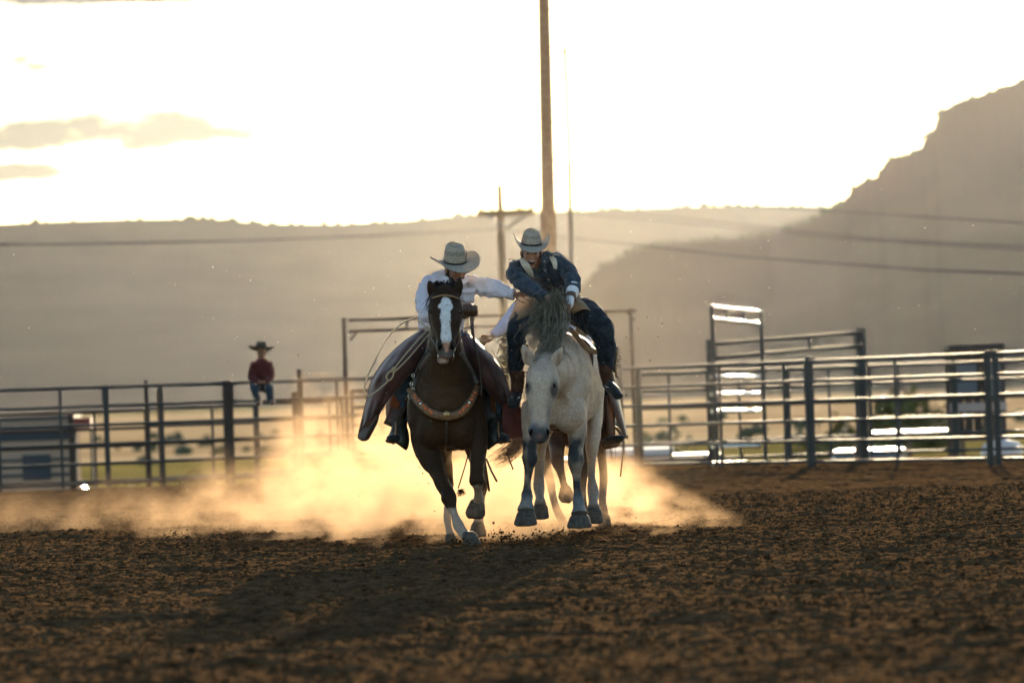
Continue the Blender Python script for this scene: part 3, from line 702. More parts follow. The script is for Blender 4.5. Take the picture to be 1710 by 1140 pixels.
# head
limb(mb, [(742, 484, -0.50, 16, 17), (743, 494, -0.53, 23, 21), (743.5, 508, -0.56, 27, 25), (744, 520, -0.58, 27.5, 26), (744, 534, -0.61, 25, 26), (744, 548, -0.64, 21, 23), (744, 560, -0.67, 17, 18), (744, 570, -0.69, 15.5, 15), (744, 580, -0.70, 16, 14), (744, 590, -0.71, 14, 12), (743, 597, -0.71, 10, 9)], seg=22, sup=2.3)
blob_(mb, 735, 577, -0.745, 6.5, 7, 9); blob_(mb, 754, 577, -0.745, 6.5, 7, 9)       # nostrils' flare
blob_(mb, 719.5, 519, -0.60, 5, 9, 6.5); blob_(mb, 768.5, 520, -0.60, 5, 9, 6.5)        # brow over the eyes
limb(mb, [(744, 515, -0.675, 12, 4), (744, 535, -0.70, 9, 5), (744, 556, -0.735, 8, 5), (744, 572, -0.755, 7, 4)])
limb(mb, [(724, 528, -0.66, 4, 4), (730, 545, -0.69, 3.5, 3.5)]); limb(mb, [(764, 528, -0.66, 4, 4), (758, 545, -0.69, 3.5, 3.5)])
limb(mb, [(742, 560, -0.58, 11, 12), (741, 585, -0.62, 10, 9), (740, 602, -0.66, 9.5, 6), (740, 607, -0.67, 6, 4)])   # lower jaw
# ears
for tip, b, s_ in (((715.5, 467), (726, 493), -1), ((769.5, 465), (760, 493), 1)):
    limb(mb, [(b[0], b[1], -0.52, 10.5, 6), ((b[0] * .6 + tip[0] * .4), b[1] * .6 + tip[1] * .4, -0.55, 9.5, 4.5), ((b[0] * .25 + tip[0] * .75), b[1] * .25 + tip[1] * .75, -0.56, 6.0, 3), (tip[0], tip[1] + 1, -0.56, 1.6, 1.4)])
# near foreleg, planted; off foreleg, folded; the two hind legs
limb(mb, [(708, 700, 0.0, 26, 34), (711, 738, -0.02, 25, 30), (719, 764, -0.08, 20, 23), (728, 782, -0.14, 15, 18), (738, 806, -0.2, 12, 14), (747, 822, -0.24, 11.5, 13), (750, 832, -0.26, 13.5, 14.5), (754, 845, -0.29, 9, 10), (757.5, 855, -0.31, 6.3, 8), (761, 866, -0.34, 7.5, 8.5), (765, 876, -0.36, 9.3, 9.5), (770, 885, -0.39, 8.5, 8.5), (777, 893, -0.42, 9, 9), (783, 898, -0.45, 10, 10)])
limb(mb, [(790, 700, 0.0, 24, 34), (798, 735, -0.08, 17, 26), (799, 758, -0.14, 14, 18), (797, 780, -0.2, 11.5, 13), (796, 794, -0.22, 12.2, 13), (796.5, 803, -0.22, 13.5, 14), (797.5, 813, -0.17, 8, 9), (799, 826, -0.08, 7.5, 8.5), (799, 838, -0.01, 10, 9), (797, 846, 0.0, 12, 11), (795, 852, -0.01, 13, 12)])
limb(mb, [(728, 690, 1.5, 30, 40), (736, 735, 1.4, 22, 30), (742, 768, 1.5, 13, 17), (747, 795, 1.62, 9.5, 12), (749, 808, 1.6, 8.5, 10), (748, 830, 1.45, 6.5, 8), (747, 850, 1.33, 6.3, 7), (746.5, 863, 1.27, 7.5, 8), (748, 876, 1.2, 6.5, 7), (751, 889, 1.15, 7.5, 8), (753, 894, 1.12, 8, 8)])
limb(mb, [(775, 690, 1.5, 30, 40), (790, 740, 1.4, 20, 28), (800, 775, 1.5, 12, 16), (806, 805, 1.7, 9, 12), (804, 835, 1.6, 6.5, 8), (801, 858, 1.45, 7.5, 8), (799.5, 869, 1.4, 8.5, 8), (799, 876, 1.36, 9.5, 9)])
def bay_col(co, no):
    x, y, d = pxof(co); c = np.tile(np.array([0.030, 0.0155, 0.007]), (len(co), 1))
    c = c * (1 + 0.25 * n3(co, 9))[:, None]
    c = mixc(c, (0.075, 0.042, 0.017), np.clip(gauss(x, y, 746, 655, 46, 60) * 0.6, 0, 1))  # warm glare on the chest, put into the coat colour
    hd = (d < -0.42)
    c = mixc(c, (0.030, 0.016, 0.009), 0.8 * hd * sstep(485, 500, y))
    # blaze: broad on the forehead, notched, narrowing over the nose and widening between the nostrils
    yy_ = np.array([496, 499, 504, 509, 514, 516, 520, 526, 534, 545, 555, 562, 568, 575, 582, 590]); ll = np.array([741, 738, 737, 733, 731.5, 738, 736, 735, 736, 737, 736.5, 735.5, 737, 740, 742, 744]); rr = np.array([745, 751, 754, 755, 756, 754, 752, 753, 752, 752, 753.5, 754, 753, 751, 750, 748])
    le = np.interp(y, yy_, ll) + n3(co, 60) * 0.8; ri = np.interp(y, yy_, rr) + n3(co, 60, 5) * 0.8
    bl = sstep(-0.6, 0.6, np.minimum(x - le, ri - x)) * (y > 496) * (y < 588) * (no[:, 1] < -0.15) * hd
    sp_ = (n3(co, 75, 9) > 0.72) & (x > 743); bl = bl * (1 - 0.85 * sp_)
    c = mixc(c, (0.62, 0.64, 0.66), bl * (1 - sstep(570, 580, y)))
    c = mixc(c, (0.42, 0.22, 0.15), bl * sstep(566, 576, y))
    c = mixc(c, (0.10, 0.095, 0.09), hd * sstep(572, 588, y) * (1 - bl))
    c = mixc(c, (0.50, 0.34, 0.28), hd * gauss(x, y, 739, 602, 9, 6))
    c = mixc(c, (0.006, 0.005, 0.005), hd * np.clip(gauss(x, y, 734.5, 578, 4, 6) + gauss(x, y, 755, 578, 4, 6), 0, 1) ** 0.7)
    # socks on the folded and planted forelegs and on both hind feet
    jag = 2.5 * n3(co, 40)
    front = d < 0.5
    s1 = front * (x < 778) * (d < 0.2) * sstep(846, 851, y + jag) * (x > 735); s2 = front * (x >= 779) * (d < 0.3) * sstep(809, 813, y + jag)
    s3 = (d > 0.8) * sstep(826, 832, y + jag)
    c = mixc(c, (0.34, 0.27, 0.21), np.clip(s1 + s2 + s3, 0, 1))
    return np.clip(c, 0.003, 1)
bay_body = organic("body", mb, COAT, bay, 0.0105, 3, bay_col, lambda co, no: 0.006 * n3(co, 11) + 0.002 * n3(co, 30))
def hoof(par, cx, cy, dy, top, bot, h, tx=0.0, ty=0.0, m=None):
    """flared hoof: top and bottom half-widths and height in px, leaning by tx, ty"""
    mb = MB(); rings = []
    for t, rr in ((-0.1, top * 0.75), (0.04, top * 0.98), (0.2, top * 0.7 + bot * 0.3), (0.55, top * 0.35 + bot * 0.65), (0.85, bot), (0.96, bot * 0.97), (1.02, bot * 0.85)):
        c = W(cx + tx * t, cy + h * t, dy + ty * t)
        rings.append([c + Vector((math.cos(a) * rr * S, math.sin(a) * rr * S * 1.08, 0.006 * math.sin(a) * (t > .9) + 0.004 * math.sin(5 * a + cx) * (t > .5))) for a in np.arange(20) * 2 * math.pi / 20])
    mb.loft(rings[::-1]); o = mb.build("hoof", m or HOOF, par, True); return o
hoof(bay, 783, 889, -0.46, 11, 15, 20, 6, -0.02)
FOOT = mat('muddy_horn', (0.050, 0.036, 0.024), 0.85, col2=(0.125, 0.095, 0.070), scale=24, bump=0.004, bscale=60)
# folded hoof seen from below
mb = MB(); rot = Matrix.Rotation(R(62), 3, 'X')
limb(mb, [(797, 838, 0.02, 11, 11), (795, 848, -0.01, 15, 13), (793.5, 858, -0.03, 16.5, 12), (793, 865, -0.04, 12, 8)], seg=20); mb.ell(W(800, 845, -0.02), (0.05, 0.05, 0.045), 14, 9)
organic("hoof", mb, FOOT, bay, 0.008, 2, None, lambda co, no: 0.004 * n3(co, 22))
hoof(bay, 752, 893, 1.1, 8.5, 11, 16, 2, 0)
hoof(bay, 798, 873, 1.34, 10.5, 15, 22, 0, -0.04)
BT = skin_of(bay_body)
for x in (721.5, 767.0): MB().ell(W(*onto(BT, x, 521, -0.62, -0.009)), (0.014, 0.014, 0.015), 12, 8).build("eye", EYE, bay, True)
NOSE = mat('dark_nostril', (0.006, 0.004, 0.004), 0.9, spec=0.0)
for x, q in ((735, 1), (754.5, -1)): MB().ell(W(*onto(BT, x, 579, -0.74, -0.010)), (0.013, 0.014, 0.026), 12, 8, Matrix.Rotation(R(18 * q), 3, 'Y')).build("nostril", NOSE, bay, True)
# forelock and mane
st = []
for k, (x0, x1, y1) in enumerate(((738, 722, 484), (742, 732, 482), (746, 754, 480), (750, 765, 484), (744, 740, 478), (748, 760, 488), (735, 720, 498), (745, 748, 486), (740, 730, 490), (750, 758, 492))):
    st += lock([(x0, 486, -0.46), ((x0 + x1) / 2, 474, -0.5), (x1, y1 - 2, -0.56), (x1 + (x1 - x0) * .1, y1 + 5, -0.58)], 22, 2.6, 3.0, 0.012, 3, k)
st += lock([(737, 490, -0.42), (722, 498, -0.44), (715, 512, -0.42), (712, 524, -0.4)], 26, 2, 4, 0.02, 3, 31)
hair("mane", st, HAIR_D, bay, 0.0035)
# tail swept round to one side behind the chaps
st = lock([(762, 612, 2.1), (815, 640, 2.4), (858, 690, 2.4), (868, 726, 2.3), (856, 750, 2.2), (834, 764, 2.15), (822, 772, 2.1)], 150, 6, 8, 0.03, 5, 77, tipvar=0.2)
hair("tail", st, HAIR_R, bay, 0.005)
# bridle
br = MB()
limb(br, [(722, 498, -0.64, 1.6), (732, 494.5, -0.66, 1.6), (744, 493, -0.665, 1.6), (756, 495, -0.66, 1.6), (766, 499, -0.63, 1.6)], seg=8, ref='Y')
browb = br.build("browband", LEA_T, bay, True)
br = MB()
limb(br, [(720, 498, -0.62, 1.4), (717, 512, -0.62, 1.4), (716.5, 530, -0.60, 1.3), (722, 552, -0.62, 1.3), (731, 578, -0.66, 1.3), (735, 583, -0.68, 1.3)], seg=8, ref='Y')
limb(br, [(767, 498, -0.62, 1.4), (770, 512, -0.62, 1.4), (771, 530, -0.60, 1.3), (765, 552, -0.62, 1.3), (757, 575, -0.66, 1.3), (753, 583, -0.68, 1.3)], seg=8, ref='Y')
limb(br, [(725, 486, -0.5, 1.5), (742, 480, -0.47, 1.5), (762, 486, -0.5, 1.5)], seg=8, ref='Y')
br.build("cheek_straps", LEA_D, bay, True)
mb = MB(); 
for x in (733, 757): mb.tube([W(x + 3.2 * math.cos(a), 583 + 4.2 * math.sin(a), -0.70) for a in np.arange(10) * 2 * math.pi / 10], 0.0035, 6, closed=True)
mb.tube([W(733, 588, -0.69), W(731, 596, -0.68), W(733, 602, -0.68)], 0.004, 6); mb.tube([W(757, 588, -0.69), W(758, 596, -0.68), W(755, 602, -0.68)], 0.004, 6)
mb.build("bit", SILVER, bay, True)
mb = MB()
limb(mb, [(757, 586, -0.69, 1.3), (770, 565, -0.5, 1.2), (785, 545, -0.3, 1.2), (793, 530, -0.15, 1.3)], seg=6, ref='Y')
limb(mb, [(733, 586, -0.69, 1.3), (724, 570, -0.5, 1.2), (722, 560, -0.3, 1.2), (740, 545, 0.0, 1.2), (780, 525, -0.08, 1.2)], seg=6, ref='Y')
limb(mb, [(787, 528, -0.14, 2.6, 1.2), (789, 548, -0.16, 2.8, 1.2), (792, 570, -0.2, 2.4, 1), (798, 595, -0.22, 1.6, 1), (803, 630, -0.2, 1.3, 1), (804, 662, -0.2, 1.2, 1)], seg=8)
mb.build("reins", LEA_D, bay, True)
# saddle, blanket edge, cinch straps
sad = MB(); limb(sad, [(746, 600, 0.95, 34, 10), (746, 596, 0.75, 38, 12), (746, 590, 0.5, 36, 12), (746, 586, 0.32, 22, 12)], seg=18)
limb(sad, [(746, 588, 0.36, 6, 6), (746, 572, 0.3, 5, 5), (746, 566, 0.28, 8, 8), (746, 563, 0.28, 8, 8)], seg=12)
limb(sad, [(700, 604, 0.7, 34, 4), (692, 640, 0.45, 8, 30), (690, 690, 0.45, 6, 24)], seg=14); limb(sad, [(792, 604, 0.7, 34, 4), (800, 640, 0.45, 8, 30), (801, 690, 0.45, 6, 24)], seg=14)
saddle = organic("saddle", sad, LEA_B, bay, 0.013, 3)
mb = MB()
for pth in ([(720, 590, 0.05), (709, 606, 0.03), (698, 626, 0.05), (691, 646, 0.12)], [(767, 588, 0.05), (778, 604, 0.03), (788, 624, 0.05), (795, 642, 0.12)]): strap([onto(BT, q[0], q[1], 0.0, 0.0) for q in crom(pth, 4)], 5.0, 0.014, mb)
mb.build("saddle_pad", mat("grey_felt", (0.12, 0.10, 0.085), 0.9, var=0.2, scale=60), bay, True)
# carved breast collar
def collar_pt(t):
    xs_ = [684, 694, 706, 722, 746, 768, 781, 791, 797]; ys_ = [648, 664, 678, 690, 695, 690, 677, 660, 644]; ds = [-0.02, -0.10, -0.20, -0.29, -0.315, -0.29, -0.20, -0.10, -0.02]
    u_ = np.linspace(0, 1, 9); return float(np.interp(t, u_, xs_)), float(np.interp(t, u_, ys_)), float(np.interp(t, u_, ds))
cpath = [onto(BT, q[0], q[1], q[2], 0.004) for q in crom([collar_pt(t) for t in np.linspace(0, 1, 9)], 4)]
nn = len(cpath); hw = [5.0 + 2.4 * math.sin(math.pi * i / (nn - 1)) for i in range(nn)]
BRN_C = mat('carved_leather', (0.11, 0.055, 0.022), 0.5, col2=(0.20, 0.105, 0.045), scale=40, bump=0.003, bscale=120)
bc = strap([(p[0], p[1], p[2] - 0.02) for p in cpath], hw, 0.012).build("breast_collar", BRN_C, bay, True)
strap([(p[0], p[1], p[2] - 0.012) for p in cpath], [h + 1.3 for h in hw], 0.008).build("collar_edge", LEA_D, bc, True)
ORANGE = mat("orange_flower_inlay", (0.62, 0.13, 0.03), 0.6); GREEN = mat("green_leaf_inlay", (0.14, 0.20, 0.07), 0.6)
mbo, mbg, mbw = MB(), MB(), MB()
for side in (0, 1):
    for k, t in enumerate(np.linspace(0.10, 0.37, 8)):
        tt = 1 - t if side else t; x, y, d = collar_pt(tt); d = onto(BT, x, y, d)[2]; c = W(x, y, d - 0.036)
        if k == 3: MB().ell(c, (0.013, 0.005, 0.014), 8, 6).build('steer_head', SILVER, bc, True)
        else:
            MB().ell(c + Vector((0.004 * (-1) ** k, 0, 0.003)), (0.015, 0.005, 0.013), 8, 6).build('flower_tooling', ORANGE, bc, True)
            for q in (-1, 1): MB().ell(c + Vector((q * 0.014, 0.001, q * 0.012 * (-1) ** k)), (0.009, 0.004, 0.005), 6, 5).build('leaf_tooling', GREEN, bc, True)

mb = MB(); c = W(746, 692, onto(BT, 746, 692, -0.3)[2] - 0.036)
for rr, dd in ((0.031, 0), (0.024, -0.008), (0.012, -0.013)): mb.ell(c + Vector((0, dd, 0)), (rr, 0.008, rr * 0.9), 16, 8)
for k in range(16): mb.ell(c + Vector((0.027 * math.cos(k * math.pi / 8), -0.004, 0.025 * math.sin(k * math.pi / 8))), 0.004, 6, 5)
mb.build("concho", mat("brass_concho", (0.50, 0.36, 0.18), 0.35, 0.8), bc, True)
# rigging straps from the saddle to the collar, with small silver rings
mb = MB()
for path in ([(716, 585, -0.02), (702, 605, -0.02), (692, 628, 0.0), (685, 650, 0.0)], [(770, 590, -0.02), (783, 607, -0.02), (791, 627, 0.0), (796, 645, 0.0)], [(686, 655, -0.02), (680, 664, 0.02), (676, 672, 0.1)], [(799, 648, -0.02), (803, 662, 0.05)], [(746, 701, -0.3), (745, 728, -0.24), (744, 752, -0.1), (744, 766, 0.2)]):
    strap([onto(BT, q[0], q[1], q[2], 0.008) for q in crom(path, 3)], 2.2, 0.006, mb)
mb.build("collar_straps", LEA_D, bay, True)
mb = MB()
for x, y, d in ((690, 627, -0.04), (687, 641, -0.04), (690, 650, -0.05), (792, 622, -0.04), (794, 634, -0.04), (797, 646, -0.05), (684, 662, -0.03)):
    mb.tube([W(x + 2.3 * math.cos(a), y + 3 * math.sin(a), onto(BT, x, y, d, 0.02)[2]) for a in np.arange(10) * 2 * math.pi / 10], 0.004, 6, closed=True)
mb.build("strap_rings", SILVER, bay, True)
# dangling cinch cord with a tassel, and loose strap ends under the belly
mb = MB(); mb.tube([W(782, 758, 0.3), W(776, 780, 0.3), W(765, 815, 0.3)], 0.0055, 6); cord = mb.build("hanging_cord", LEA_D, bay, True)
st = []
for k in range(60):
    a = random.random() * 6.28; st.append([W(768 + random.gauss(0, 2), 817, 0.3), W(770 + 6 * math.cos(a), 821 + 5 * math.sin(a), 0.3 + random.gauss(0, 0.02)), W(771 + 9 * math.cos(a + .3), 823 + 7 * math.sin(a), 0.3 + random.gauss(0, 0.03))])
hair("tassel", st, HAIR_R, cord, 0.003)
for pts, r_ in (([W(808, 758, 0.4), W(812, 785, 0.4), W(817, 820, 0.4)], 0.0095), ([W(812, 765, 0.42), W(820, 785, 0.42), W(830, 804, 0.42)], 0.0085), ([W(846, 755, 0.5), W(851, 768, 0.5), W(857, 784, 0.5)], 0.006), ([W(700, 744, 0.3), W(704, 758, 0.3), W(701, 771, 0.28)], 0.0045)):
    MB().tube(pts, r_, 7).build("loose_strap", LEA_D, bay, True)
# stirrups hang from the saddle
def stirrup(x0, y0, x1, y1, xs_, sgn, d0=0.25):
    mb = MB(); strap(crom([(x0, y0, 0.35), ((x0 + x1) / 2 + sgn * 2, (y0 + y1) / 2, d0), (x1, y1, d0 - 0.05)], 3), 13, 0.008, mb); fd = mb.build("fender", LEA_D, saddle, True, origin=None)
    return fd
stirrup(690, 640, 652, 712, 0, -1); stirrup(797, 640, 822, 712, 0, 1)
HOOD = mat("black_green_leather", (0.012, 0.015, 0.010), 0.45, col2=(0.030, 0.034, 0.024), scale=20, bump=0.003, bscale=60)
for cx, sg in ((664, -1), (829, 1)):
    mb = MB(); limb(mb, [(cx - sg * 4, 700, 0.20, 9, 9), (cx - sg * 3, 715, 0.16, 14, 13), (cx - sg * 2, 730, 0.12, 18, 16), (cx - sg * 1, 739, 0.12, 19, 16), (cx, 741, 0.12, 17, 15)], seg=18)
    hd_ = organic("stirrup_hood", mb, HOOD, saddle, 0.009, 2, None, lambda co, no: 0.004 * n3(co, 18))
    MB().tube([W(cx + sg * 12, 741, 0.06), W(cx + sg * 11, 722, 0.04), W(cx + sg * 2, 702, 0.10)], [0.008, 0.009, 0.009], 8).build("hood_edge", LEA_T, hd_, True) if False else None
    MB().tube([W(cx + sg * 8, 742, 0.0), W(cx + sg * 3, 720, -0.01), W(cx + sg * 3, 704, 0.08)], [0.007, 0.008, 0.007], 8).build("stirrup", LEA_T, saddle, True)

# ------------------------------------------------------------------ grey bucking horse
g = W(930, 900, 0.5)
gry = empty("grey_horse", (g.x, g.y, 0), "pale grey roan horse bucking with all four feet off the ground under the denim-shirted rider", "horse")
mb = MB()
limb(mb, [(966, 640, 2.1, 18, 24), (965, 634, 1.95, 38, 44), (962, 634, 1.6, 48, 62), (958, 634, 1.15, 53, 76), (952, 635, 0.8, 56, 80), (940, 638, 0.45, 55, 84), (930, 648, 0.15, 52, 76), (925, 664, -0.05, 45, 56), (921, 676, -0.18, 30, 36)], seg=28)
limb(mb, [(934, 630, 0.35, 44, 62), (930, 625, 0.1, 42, 56), (924, 620, -0.2, 36, 46), (916, 620, -0.45, 30, 38), (909, 620, -0.66, 24, 30), (906, 619, -0.76, 19, 22)], seg=24)
blob_(mb, 898, 690, -0.06, 22, 30, 30); blob_(mb, 950, 690, -0.06, 28, 30, 34); blob_(mb, 966, 650, 0.2, 18, 40, 60)
# head hanging down
limb(mb, [(906, 606, -0.78, 15, 16), (906, 615, -0.81, 22, 22), (906, 627, -0.84, 25.5, 26), (905.5, 643, -0.88, 28, 30), (905, 658, -0.91, 26.5, 30), (903.5, 672, -0.95, 22, 25), (902, 688, -0.99, 18, 19), (901, 703, -1.02, 15.5, 15), (900.5, 715, -1.04, 17, 14.5), (900.5, 726, -1.05, 16.5, 13), (900.5, 733, -1.05, 12.5, 10), (900.5, 738, -1.04, 7, 6)], seg=24, sup=2.25)
blob_(mb, 889, 719, -1.09, 7, 8, 9); blob_(mb, 912, 719, -1.09, 7, 8, 9)
blob_(mb, 882, 641, -0.92, 5, 12, 7); blob_(mb, 926.5, 642, -0.92, 6, 12, 7)
limb(mb, [(903, 700, -0.94, 12, 12), (901.5, 722, -0.99, 11, 9), (901, 737, -1.0, 8, 6)])
limb(mb, [(905, 640, -0.985, 11, 5), (904, 660, -1.03, 9, 6), (902, 685, -1.055, 8, 6), (901, 708, -1.075, 7.5, 5)])
limb(mb, [(884, 652, -0.96, 4, 4), (889, 668, -0.99, 4, 4), (893, 688, -1.01, 3, 3)]); limb(mb, [(923, 652, -0.96, 4, 4), (918, 668, -0.99, 4, 4), (912, 688, -1.01, 3, 3)])
blob_(mb, 893, 622, -0.93, 9, 5, 9); blob_(mb, 918, 622, -0.93, 9, 5, 9)
for tip, b in (((872.5, 573), (885, 606)), ((939.5, 579), (925, 607))):
    q = [(b[0] * (1 - t) + tip[0] * t, b[1] * (1 - t) + tip[1] * t) for t in (0, 0.35, 0.72, 1)]
    limb(mb, [(*q[0], -0.80, 10, 7), (*q[1], -0.84, 10, 5), (*q[2], -0.86, 6.5, 3.4), (*q[3], -0.87, 1.5, 1.4)])
limb(mb, [(893, 680, 0.05, 23, 36), (888, 705, 0.0, 18, 26), (886, 728, -0.03, 13.5, 17), (885, 748, -0.05, 12, 14), (885, 764, -0.06, 14, 14.5), (883.5, 781, -0.05, 8.3, 10), (881.5, 798, -0.03, 6.2, 8.5), (880.5, 813, -0.02, 6.8, 9), (880, 827, -0.03, 10.3, 10.5), (879, 838, -0.06, 10, 10), (878.5, 852, -0.09, 15, 14)])
limb(mb, [(955, 680, 0.05, 27, 38), (961, 706, 0.0, 20, 27), (963, 728, -0.02, 15, 18), (962, 750, -0.04, 12.5, 14), (961.5, 771, -0.05, 14, 14.5), (962.5, 788, -0.04, 8.3, 10), (963.5, 803, -0.02, 6.2, 8.5), (964.5, 820, -0.02, 6.9, 9), (965.5, 833, -0.03, 10.4, 10.5), (966.5, 845, -0.06, 10.5, 10), (967.5, 858, -0.09, 16, 14)])
limb(mb, [(928, 665, 1.5, 28, 50), (914, 700, 1.35, 20, 34), (906, 730, 1.3, 12, 20), (902, 760, 1.35, 8.5, 12), (900, 795, 1.42, 9, 12), (900, 812, 1.4, 9.8, 12), (901, 824, 1.32, 8, 9), (902, 834, 1.25, 9, 9), (902.5, 842, 1.2, 11.5, 10)])
limb(mb, [(985, 655, 1.6, 26, 55), (992, 690, 1.5, 16, 42), (991, 720, 1.4, 13, 26), (989, 745, 1.35, 11.5, 18), (988, 770, 1.4, 8.2, 11), (988, 795, 1.45, 7, 10), (990, 814, 1.45, 9.5, 12), (991, 826, 1.42, 9.8, 11), (990.5, 838, 1.34, 8.2, 9), (991, 848, 1.28, 12, 10)])
def gry_col(co, no):
    x, y, d = pxof(co); c = np.tile(np.array([0.45, 0.365, 0.285]), (len(co), 1))
    c = c * (1 + 0.18 * n3(co, 5) + 0.07 * n3(co, 22))[:, None]
    c = mixc(c, (0.31, 0.20, 0.135), np.clip(0.55 * sstep(0.1, 0.8, n3(co, 5, 3)) * (d > -0.6), 0, 1))
    # freckles
    c = mixc(c, (0.22, 0.19, 0.17), 0.32 * (n3(co, 70, 1) > 0.66) * (d > -1.3))
    # dark muzzle, shading round the eyes and down the cheek
    hd = d < -0.7
    c = mixc(c, (0.085, 0.09, 0.10), hd * sstep(700, 718, y + 5 * n3(co, 20)))
    c = mixc(c, (0.05, 0.045, 0.045), 0.9 * hd * np.clip(gauss(x, y, 887, 721, 4.5, 6) + gauss(x, y, 915, 721, 4.5, 6), 0, 1))
    c = mixc(c, (0.35, 0.17, 0.14), hd * gauss(x, y, 900, 728, 5, 4) * 0.8)
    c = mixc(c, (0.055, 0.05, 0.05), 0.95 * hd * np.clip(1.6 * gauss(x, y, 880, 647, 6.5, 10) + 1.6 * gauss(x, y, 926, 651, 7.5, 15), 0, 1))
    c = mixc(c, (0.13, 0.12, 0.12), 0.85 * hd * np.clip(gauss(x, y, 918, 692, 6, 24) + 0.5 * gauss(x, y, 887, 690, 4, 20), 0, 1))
    c = mixc(c, (0.30, 0.23, 0.20), 0.5 * hd * gauss(x, y, 905, 612, 22, 10))
    c = mixc(c, (0.16, 0.115, 0.095), 0.8 * hd * (no[:, 1] < -0.3) * np.clip(gauss(x, y, 879, 592, 2.6, 9) + gauss(x, y, 933, 596, 2.6, 9), 0, 1))
    # slate legs
    lw = (x - np.where(x < 922, 884, 961)); fr = (d < 0.5)
    lg = fr * sstep(712, 745, y + 9 * n3(co, 12) + 0.5 * abs(lw))
    c = mixc(c, (0.030, 0.037, 0.042), np.clip(lg * (0.85 + 0.7 * n3(co, 15, 4)), 0, 1))
    c = mixc(c, (0.20, 0.225, 0.235), fr * sstep(815, 838, y) * 0.6)
    hl = (d > 0.8) * sstep(760, 800, y); c = mixc(c, (0.22, 0.19, 0.18), 0.75 * hl)
    return np.clip(c, 0.01, 1)
gry_body = organic("body", mb, COAT, gry, 0.0105, 3, gry_col, lambda co, no: 0.006 * n3(co, 11) + 0.002 * n3(co, 30))
hoof(gry, 878.5, 853, -0.08, 14, 19.5, 23, -1, -0.05); hoof(gry, 967.5, 860, -0.08, 15, 21, 20, 0, -0.05)
hoof(gry, 902.5, 843, 1.18, 12, 15, 22, 0, -0.03); hoof(gry, 991.5, 849, 1.26, 12, 15.5, 23, 1, -0.03)
GT = skin_of(gry_body)
for x in (881.5, 925.0): MB().ell(W(*onto(GT, x, 643.5, -0.95, -0.010)), (0.017, 0.017, 0.019), 12, 8).build("eye", EYE, gry, True)
for x, q in ((887.5, 1), (914, -1)): MB().ell(W(*onto(GT, x, 720, -1.1, -0.012)), (0.014, 0.016, 0.029), 12, 8, Matrix.Rotation(R(20 * q), 3, 'Y')).build("nostril", NOSE, gry, True)
st = []
# mane: piled up where the rider grips it, then falling in waves to the poll
st += lock([(930, 560, 0.0), (938, 520, -0.05), (930, 498, -0.1), (918, 512, -0.2), (905, 535, -0.3)], 230, 6, 8, 0.05, 9, 1)
st += lock([(926, 500, -0.08), (932, 520, -0.15), (936, 550, -0.25), (930, 580, -0.4)], 300, 7, 8.5, 0.05, 9, 2)
st += lock([(915, 520, -0.15), (912, 545, -0.25), (900, 568, -0.4), (890, 588, -0.55)], 260, 8, 11, 0.06, 12, 3)
st += lock([(925, 545, -0.2), (922, 570, -0.4), (912, 590, -0.62), (902, 606, -0.78)], 260, 9, 10, 0.05, 9, 4)
st += lock([(905, 600, -0.78), (900, 604, -0.86), (898, 613, -0.88)], 50, 7, 5, 0.02, 3, 5)
st += lock([(918, 505, -0.12), (900, 525, -0.2), (888, 550, -0.3), (882, 575, -0.4)], 130, 6, 8, 0.05, 9, 21)
st += lock([(930, 575, -0.35), (945, 592, -0.5), (955, 602, -0.55)], 22, 5, 6, 0.02, 4, 6)
random.shuffle(st); hair("mane", st[: len(st) // 2], HAIR_G, gry, 0.0027); hair("mane_pale_locks", st[len(st) // 2:], HAIR_L, gry, 0.0024)
st = lock([(968, 600, 2.15), (985, 640, 2.5), (990, 700, 2.5), (988, 750, 2.4)], 90, 4, 7, 0.03, 4, 9); hair("tail", st, HAIR_G, gry, 0.005)
# flank rope and bareback rigging
mb = MB(); limb(mb, [(952, 560, 0.55, 7, 3), (974, 572, 0.5, 7, 3), (986, 590, 0.45, 5, 3), (988, 620, 0.4, 2, 2), (986, 660, 0.4, 1.2, 1.2), (980, 690, 0.4, 1.2, 1.2)], seg=8); mb.build("girth", LEA_D, gry, True)
mb = MB(); strap([(950, 548, 0.32), (962, 560, 0.30), (974, 576, 0.26), (984, 586, 0.22), (1003, 588, 0.2)], 4.5, 0.01, mb); mb.build("rigging_strap", LEA_T, gry, True)
mb = MB(); mb.tube([W(880 - 9 * math.sin(a), 585 - 9 * math.cos(a), -0.1) for a in np.linspace(-0.2, 3.3, 10)], 0.012, 8); mb.build("rigging_handle", LEA_T, gry, True)

# ------------------------------------------------------------------ brown horse hidden behind the grey one
g = W(965, 890, 3.2)
brn = empty("brown_horse", (g.x, g.y, 0), "dark brown horse mostly hidden behind the grey bucking horse, legs lost in dust", "horse")
mb = MB()
limb(mb, [(975, 680, 4.6, 30, 34), (972, 676, 4.2, 50, 56), (968, 680, 3.4, 54, 68), (962, 684, 2.8, 52, 70), (955, 692, 2.5, 44, 54), (950, 700, 2.4, 26, 32)], seg=24)
limb(mb, [(955, 680, 2.7, 40, 44), (940, 640, 2.55, 28, 34), (925, 600, 2.45, 20, 26), (915, 575, 2.42, 16, 20)], seg=18)
limb(mb, [(915, 572, 2.36, 14, 16), (913, 590, 2.3, 17, 18), (911, 620, 2.26, 13, 14), (910, 640, 2.24, 10, 10)], seg=16)
limb(mb, [(930, 720, 2.6, 20, 26), (930, 748, 2.5, 14, 17), (931, 770, 2.35, 12, 13), (936, 786, 2.35, 8, 9), (941, 806, 2.45, 6.5, 8), (944, 816, 2.5, 9, 9)])
